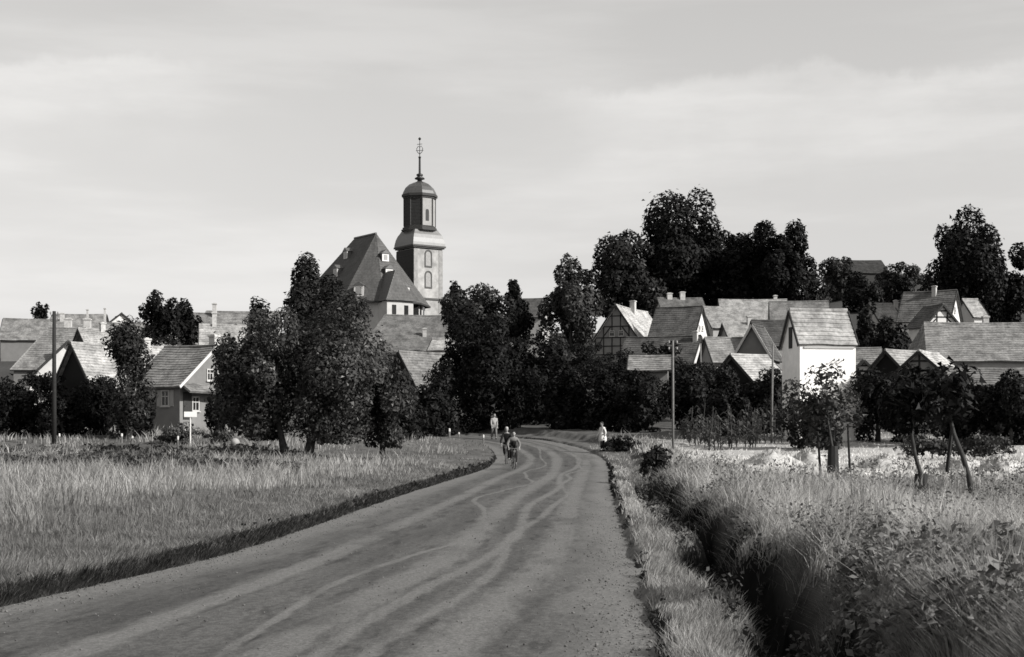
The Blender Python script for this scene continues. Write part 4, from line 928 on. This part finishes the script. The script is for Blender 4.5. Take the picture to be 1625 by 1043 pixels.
post('pale post left of small white sign', 282, 692, 80); post('white post by lane behind cyclists', 767, 690, 92); post('white post by lane left of walker', 728, 686, 98, .05)
post('pale leaning post near bottom of dark shrubby trees', 713, 680, 98, .07)

# ------------------------------------------------------------------ people and bicycles
SKIN = mat('skin', .3, .08, 9, .6, .3)
def skin(name, chains, m, parent, sub=1):
    """continuous limb surface: chains of (point, radius); points that coincide are one joint"""
    vs = []; rs = []; es = []; idx = {}
    def vid(p, r):
        key = tuple(round(c, 4) for c in p)
        if key not in idx: idx[key] = len(vs); vs.append(p); rs.append(r)
        return idx[key]
    for c in chains:
        l = [vid(p, r) for p, r in c]; es += [(l[i], l[i+1]) for i in range(len(l)-1)]
    me = bpy.data.meshes.new(name); me.from_pydata(vs, es, []); o = link(name, me, None, parent); me.materials.append(m)
    md = o.modifiers.new('skin', 'SKIN'); md.use_smooth_shade = True
    for i, d in enumerate(me.skin_vertices[0].data): d.radius = (rs[i], rs[i]); d.use_root = (i == 0)
    s_ = o.modifiers.new('subdivision', 'SUBSURF'); s_.levels = sub; s_.render_levels = sub
    return o
def lerp3(a, b, t): return tuple(a[i]+(b[i]-a[i])*t for i in range(3))
def person(label, loc, rz, J, top, legs, hair, shoe, sleeve=None, coat=None):
    e = empty('person', loc, rz)
    pel, ch_, nk, hd = J['pelvis'], J['chest'], J['neck'], J['head']
    ch = [[(pel, .13), (lerp3(pel, ch_, .5), .12), (ch_, .14), (nk, .055), (lerp3(nk, hd, .45), .06)]]
    for s in ('l', 'r'):
        sh, el, wr, hp, kn, an, to = (J[k_+s] for k_ in ('shoulder_', 'elbow_', 'wrist_', 'hip_', 'knee_', 'ankle_', 'toe_'))
        palm = lerp3(el, wr, 1.28); ch.append([(ch_, .14), (sh, .065), (el, .043), (wr, .028), (palm, .036)])
        sx = 1 if s == 'l' else -1
        for k_, (dx, ln) in enumerate(((-.03, .055), (-.01, .075), (.01, .08), (.03, .065))):
            b = (palm[0]+dx, palm[1]-.02, palm[2]-.02); c_ = (b[0], b[1]-ln*.5, b[2]-ln*.6); d_ = (b[0], b[1]-ln*.35, b[2]-ln*1.1); ch.append([(palm, .036), (b, .0095), (c_, .009), (d_, .008)])
        b = (palm[0]-sx*.045, palm[1]-.01, palm[2]+.005); ch.append([(palm, .036), (b, .011), (b[0]-sx*.01, b[1]-.03, b[2]-.03) and ((b[0]-sx*.01, b[1]-.03, b[2]-.03), .009)])
        ch.append([(pel, .13), (hp, .085), (kn, .058), (an, .038), (to, .03)])
    skin('body', ch, SKIN, e)
    hm = MB(); hx, hy_, hz = hd; rings = [(.0, -.125), (.045, -.115), (.07, -.07), (.078, -.01), (.082, .04), (.075, .085), (.045, .118), (.0, .128)]
    n_ = 12; k0 = 0
    for r_, z in rings:
        for j in range(n_):
            a_ = 6.2832*j/n_; yy = math.sin(a_)*(r_*1.18+.004); f_ = 0
            if math.sin(a_) < -.9: f_ = {-.01: .022, -.07: .012}.get(z, 0)
            hm.v.append((hx+math.cos(a_)*(r_+.002), hy_+yy-f_, hz+z))
    for i in range(len(rings)-1):
        for j in range(n_): hm.f.append((i*n_+j, i*n_+(j+1) % n_, (i+1)*n_+(j+1) % n_, (i+1)*n_+j))
    head = hm.build('head', SKIN, e, True)
    fm = MB()
    for s in (-1, 1): fm.box(hx+s*.032-.011, hx+s*.032+.011, hy_-.101, hy_-.09, hz-.002, hz+.01)
    fm.box(hx-.024, hx+.024, hy_-.096, hy_-.082, hz-.066, hz-.058); fm.build('eyes_and_mouth', BEAM, head)
    for s in (-1, 1):
        em = MB(); em.lathe([(.012, hz-.035), (.024, hz-.005), (.02, hz+.025), (.006, hz+.032)], 6, 0, (hx+s*.083, hy_+.005)); em.build('ear', SKIN, head, True)
    hr = MB(); n2 = 12
    for r_, z, yo in ((.088, .0, .022), (.091, .045, .014), (.084, .095, .006), (.05, .134, .004), (.004, .144, .004)):
        for j in range(n2):
            a_ = 6.2832*j/n2; yy = math.sin(a_)*r_*1.16
            if z <= .0 and math.sin(a_) < -.2: z_ = .075
            else: z_ = z
            hr.v.append((hx+math.cos(a_)*r_, hy_+yy+yo, hz+max(z_, z)))
    for i in range(4):
        for j in range(n2): hr.f.append((i*n2+j, i*n2+(j+1) % n2, (i+1)*n2+(j+1) % n2, (i+1)*n2+j))
    hr.build('hair', hair, head, True)
    tch = [[(lerp3(pel, ch_, .05), .155), (lerp3(pel, ch_, .5), .145), (lerp3(pel, ch_, .95), .165), (lerp3(ch_, nk, .7), .075)]]
    if coat: tch = [[(coat, .29), (lerp3(coat, pel, .6), .27), (pel, .24), (lerp3(pel, ch_, .5), .155), (ch_, .165), (lerp3(ch_, nk, .7), .075)]]
    c0 = tch[0][-2]
    if sleeve is None:
        for s in 'lr': tch.append([c0, (J['shoulder_'+s], .085), (J['elbow_'+s], .062), (lerp3(J['elbow_'+s], J['wrist_'+s], .9), .048)])
        skin('jacket' if not coat else 'coat', tch, top, e)
    else:
        sh_ = [[c0]+[(J['shoulder_'+s], .086), (J['elbow_'+s], .064), (lerp3(J['elbow_'+s], J['wrist_'+s], .85), .05)] for s in 'lr']
        skin('shirt', sh_, sleeve, e)
        vt = [[(p, r_+.014) for p, r_ in tch[0]]]; skin('waistcoat', vt, top, e)
    lg = []
    for s in 'lr': lg.append([(pel, .15), (J['hip_'+s], .11), (J['knee_'+s], .082), (lerp3(J['knee_'+s], J['ankle_'+s], .92), .07)])
    skin('trousers', lg, legs, e)
    for s in 'lr':
        a_, t_ = J['ankle_'+s], J['toe_'+s]; skin('shoe', [[((a_[0], a_[1]+.03, a_[2]), .045), ((a_[0], a_[1]+.02, t_[2]+.005), .046), (lerp3(a_, t_, .6), .045), (t_, .036)]], shoe, e)
    return tag(e, label, 'person')
def bicycle(label, loc, rz, m):
    e = empty('bicycle', loc, rz); wr = .34
    for y in (-.55, .52):
        w_ = empty('wheel', (0, y, wr)); w_.parent = e
        t_ = bpy.data.meshes.new('tyre'); V = []; Fc = []; na, nb = 28, 6
        for r0, name, rr, mm in ((wr-.02, 'tyre', .02, IRON), (wr-.045, 'rim', .011, COPPER)):
            mb = MB()
            for i in range(na):
                a_ = 6.2832*i/na
                for j in range(nb):
                    b = 6.2832*j/nb; q_ = r0+rr*math.cos(b); mb.v.append((rr*math.sin(b), q_*math.cos(a_), q_*math.sin(a_)))
            for i in range(na):
                for j in range(nb): mb.f.append((i*nb+j, i*nb+(j+1) % nb, ((i+1) % na)*nb+(j+1) % nb, ((i+1) % na)*nb+j))
            mb.build(name, mm, w_, True)
        sp = MB(); sp.tube([(-.04, 0, 0), (.04, 0, 0)], [.025, .025], 8)
        for i in range(16):
            a_ = 6.2832*i/16; sp.bar((.02*(-1)**i, 0, 0), (0, .295*math.cos(a_), .295*math.sin(a_)), .004)
        sp.build('spokes', COPPER, w_)
    fr = MB(); BBk = (0, .1, .3); ST = (0, .28, .85); HT_ = (0, -.35, .88); HB = (0, -.38, .66)
    for p, q_ in ((BBk, ST), (ST, HT_), (BBk, HB), (HT_, HB)): fr.tube([p, q_], [.018, .018], 7)
    for s in (-.05, .05):
        fr.tube([(s*.5, BBk[1], BBk[2]), (s, .52, wr)], [.011, .01], 6); fr.tube([(s*.4, ST[1], ST[2]-.05), (s, .52, wr)], [.01, .009], 6); fr.tube([(s*.6, HB[1], HB[2]), (s, -.55, wr)], [.013, .01], 6)
    fr.build('frame', m, e)
    mb = MB(); mb.tube([HT_, (0, -.33, 1.0)], [.015, .015], 7); mb.tube([(-.28, -.16, 1.02), (-.24, -.34, 1.03), (0, -.36, 1.0), (.24, -.34, 1.03), (.28, -.16, 1.02)], [.014]*5, 7); mb.build('handlebar', COPPER, e)
    mb = MB(); mb.tube([(0, -.4, .88), (0, -.48, .88)], [.04, .06], 9); mb.build('headlamp', COPPER, e)
    mb = MB(); mb.tube([ST, (0, .3, .95)], [.014, .014], 6); mb.build('seat_post', COPPER, e)
    mb = MB(); mb.v = [(-.1, .42, .98), (.1, .42, .98), (.03, .15, .97), (-.03, .15, .97), (-.09, .4, .93), (.09, .4, .93), (.02, .17, .94), (-.02, .17, .94)]; mb.f = [(0, 1, 2, 3), (7, 6, 5, 4), (0, 4, 5, 1), (1, 5, 6, 2), (2, 6, 7, 3), (3, 7, 4, 0)]; mb.build('saddle', BEAM, e)
    for s in (-1, 1):
        mb = MB(); z = .3+s*.14; mb.bar((s*.06, .1, .3), (s*.06, .1-.08*s, z), .02); mb.box(*sorted((s*.07, s*.16)), .06-.08*s, .14-.08*s, z-.012, z+.012); mb.build('pedal', IRON, e)
    for y, a0, a1 in ((-.55, .35, 2.3), (.52, .2, 2.6)):
        mb = MB(); pts_ = [(0, y+.37*math.cos(a_), wr+.37*math.sin(a_)) for a_ in np.linspace(a0, a1, 8)]
        for i in range(7): mb.bar(pts_[i], pts_[i+1], .05, .01, up=(1, 0, 0))
        mb.build('mudguard', m, e)
    return tag(e, label, 'bicycle', 'bicycles on the road')
RIDE = dict(pelvis=(0, .3, 1.05), chest=(0, .1, 1.42), neck=(0, .04, 1.57), head=(0, .0, 1.72))
for s, k_ in (('l', 1), ('r', -1)):
    RIDE.update({'shoulder_'+s: (k_*.19, .07, 1.47), 'elbow_'+s: (k_*.31, -.02, 1.22), 'wrist_'+s: (k_*.27, -.17, 1.06), 'hip_'+s: (k_*.1, .26, 1.02),
                 'knee_'+s: (k_*.12, -.12 if k_ > 0 else -.02, .84 if k_ < 0 else .7), 'ankle_'+s: (k_*.12, .2 if k_ > 0 else .24, .26 if k_ > 0 else .24+.0), 'toe_'+s: (k_*.12, .03 if k_ > 0 else .1, .2)})
RIDE['knee_l'] = (.12, -.02, .68); RIDE['ankle_l'] = (.12, .1, .27); RIDE['toe_l'] = (.12, -.05, .22)
RIDE['knee_r'] = (-.13, -.13, .88); RIDE['ankle_r'] = (-.12, .14, .5); RIDE['toe_r'] = (-.12, 0, .46)
BLK = mat('black_cloth', .018, .2, 6, .9); WSH = mat('white_shirt', .34, .08, 6, .9); GRYC = mat('grey_cloth', .16, .2, 6, .9); FAIR = mat('fair_hair', .45, .15, 20, .7); DH = mat('dark_hair', .03, .2, 20, .6)
RZ = lambda x, y: float(base(y))+.045
p = at(815, 0, 69); bicycle('black bicycle ridden by nearer cyclist in dark waistcoat', (p.x, 69, RZ(p.x, 69)), R(6), IRON)
person('nearer cyclist riding toward viewer, white sleeves under dark waistcoat', (p.x, 69, RZ(p.x, 69)), R(6), RIDE, BLK, BLK, DH, BLK, sleeve=mat('grey_shirt', .17, .1, 6, .9))
p = at(804, 0, 74.5); bicycle('black bicycle of second cyclist riding slightly behind', (p.x, 74.5, RZ(p.x, 74.5)), R(-4), IRON)
J2 = {k_: (v_[0], v_[1], v_[2]*1.07 if k_ in ('head', 'neck', 'chest') or 'should' in k_ else v_[2]) for k_, v_ in RIDE.items()}
person('second cyclist behind, fair haired in dark open jacket', (p.x, 74.5, RZ(p.x, 74.5)), R(-4), J2, BLK, BLK, FAIR, BLK)
WALK = dict(pelvis=(0, 0, .95), chest=(0, -.02, 1.33), neck=(0, -.03, 1.48), head=(0, -.05, 1.63))
for s, k_ in (('l', 1), ('r', -1)):
    WALK.update({'shoulder_'+s: (k_*.19, -.01, 1.38), 'elbow_'+s: (k_*.24, k_*.08, 1.12), 'wrist_'+s: (k_*.23, k_*.1-.1, .89), 'hip_'+s: (k_*.1, 0, .9), 'knee_'+s: (k_*.1, -.1*k_-.04, .5), 'ankle_'+s: (k_*.1, -k_*.16+.03, .1), 'toe_'+s: (k_*.11, -k_*.16-.13, .045)})
def stand(px, D): x = at(px, 0, D).x; return (x, D, gz(x, D))
p = at(784, 0, 95); sdv, sv = road_sd([p.x], [95.0])
person('walker in white shirt and grey trousers beyond the cyclists', (p.x, 95, (RZ(p.x, 95) if sdv[0] < 0 else gz(p.x, 95))), R(20), WALK, WSH, GRYC, DH, BLK)
person('person in long white coat standing by dark hedge', stand(956, 84), R(-60), WALK, mat('white_coat', .7, .35, 7, .9), BLK, DH, BLK, coat=(0, .02, .48))
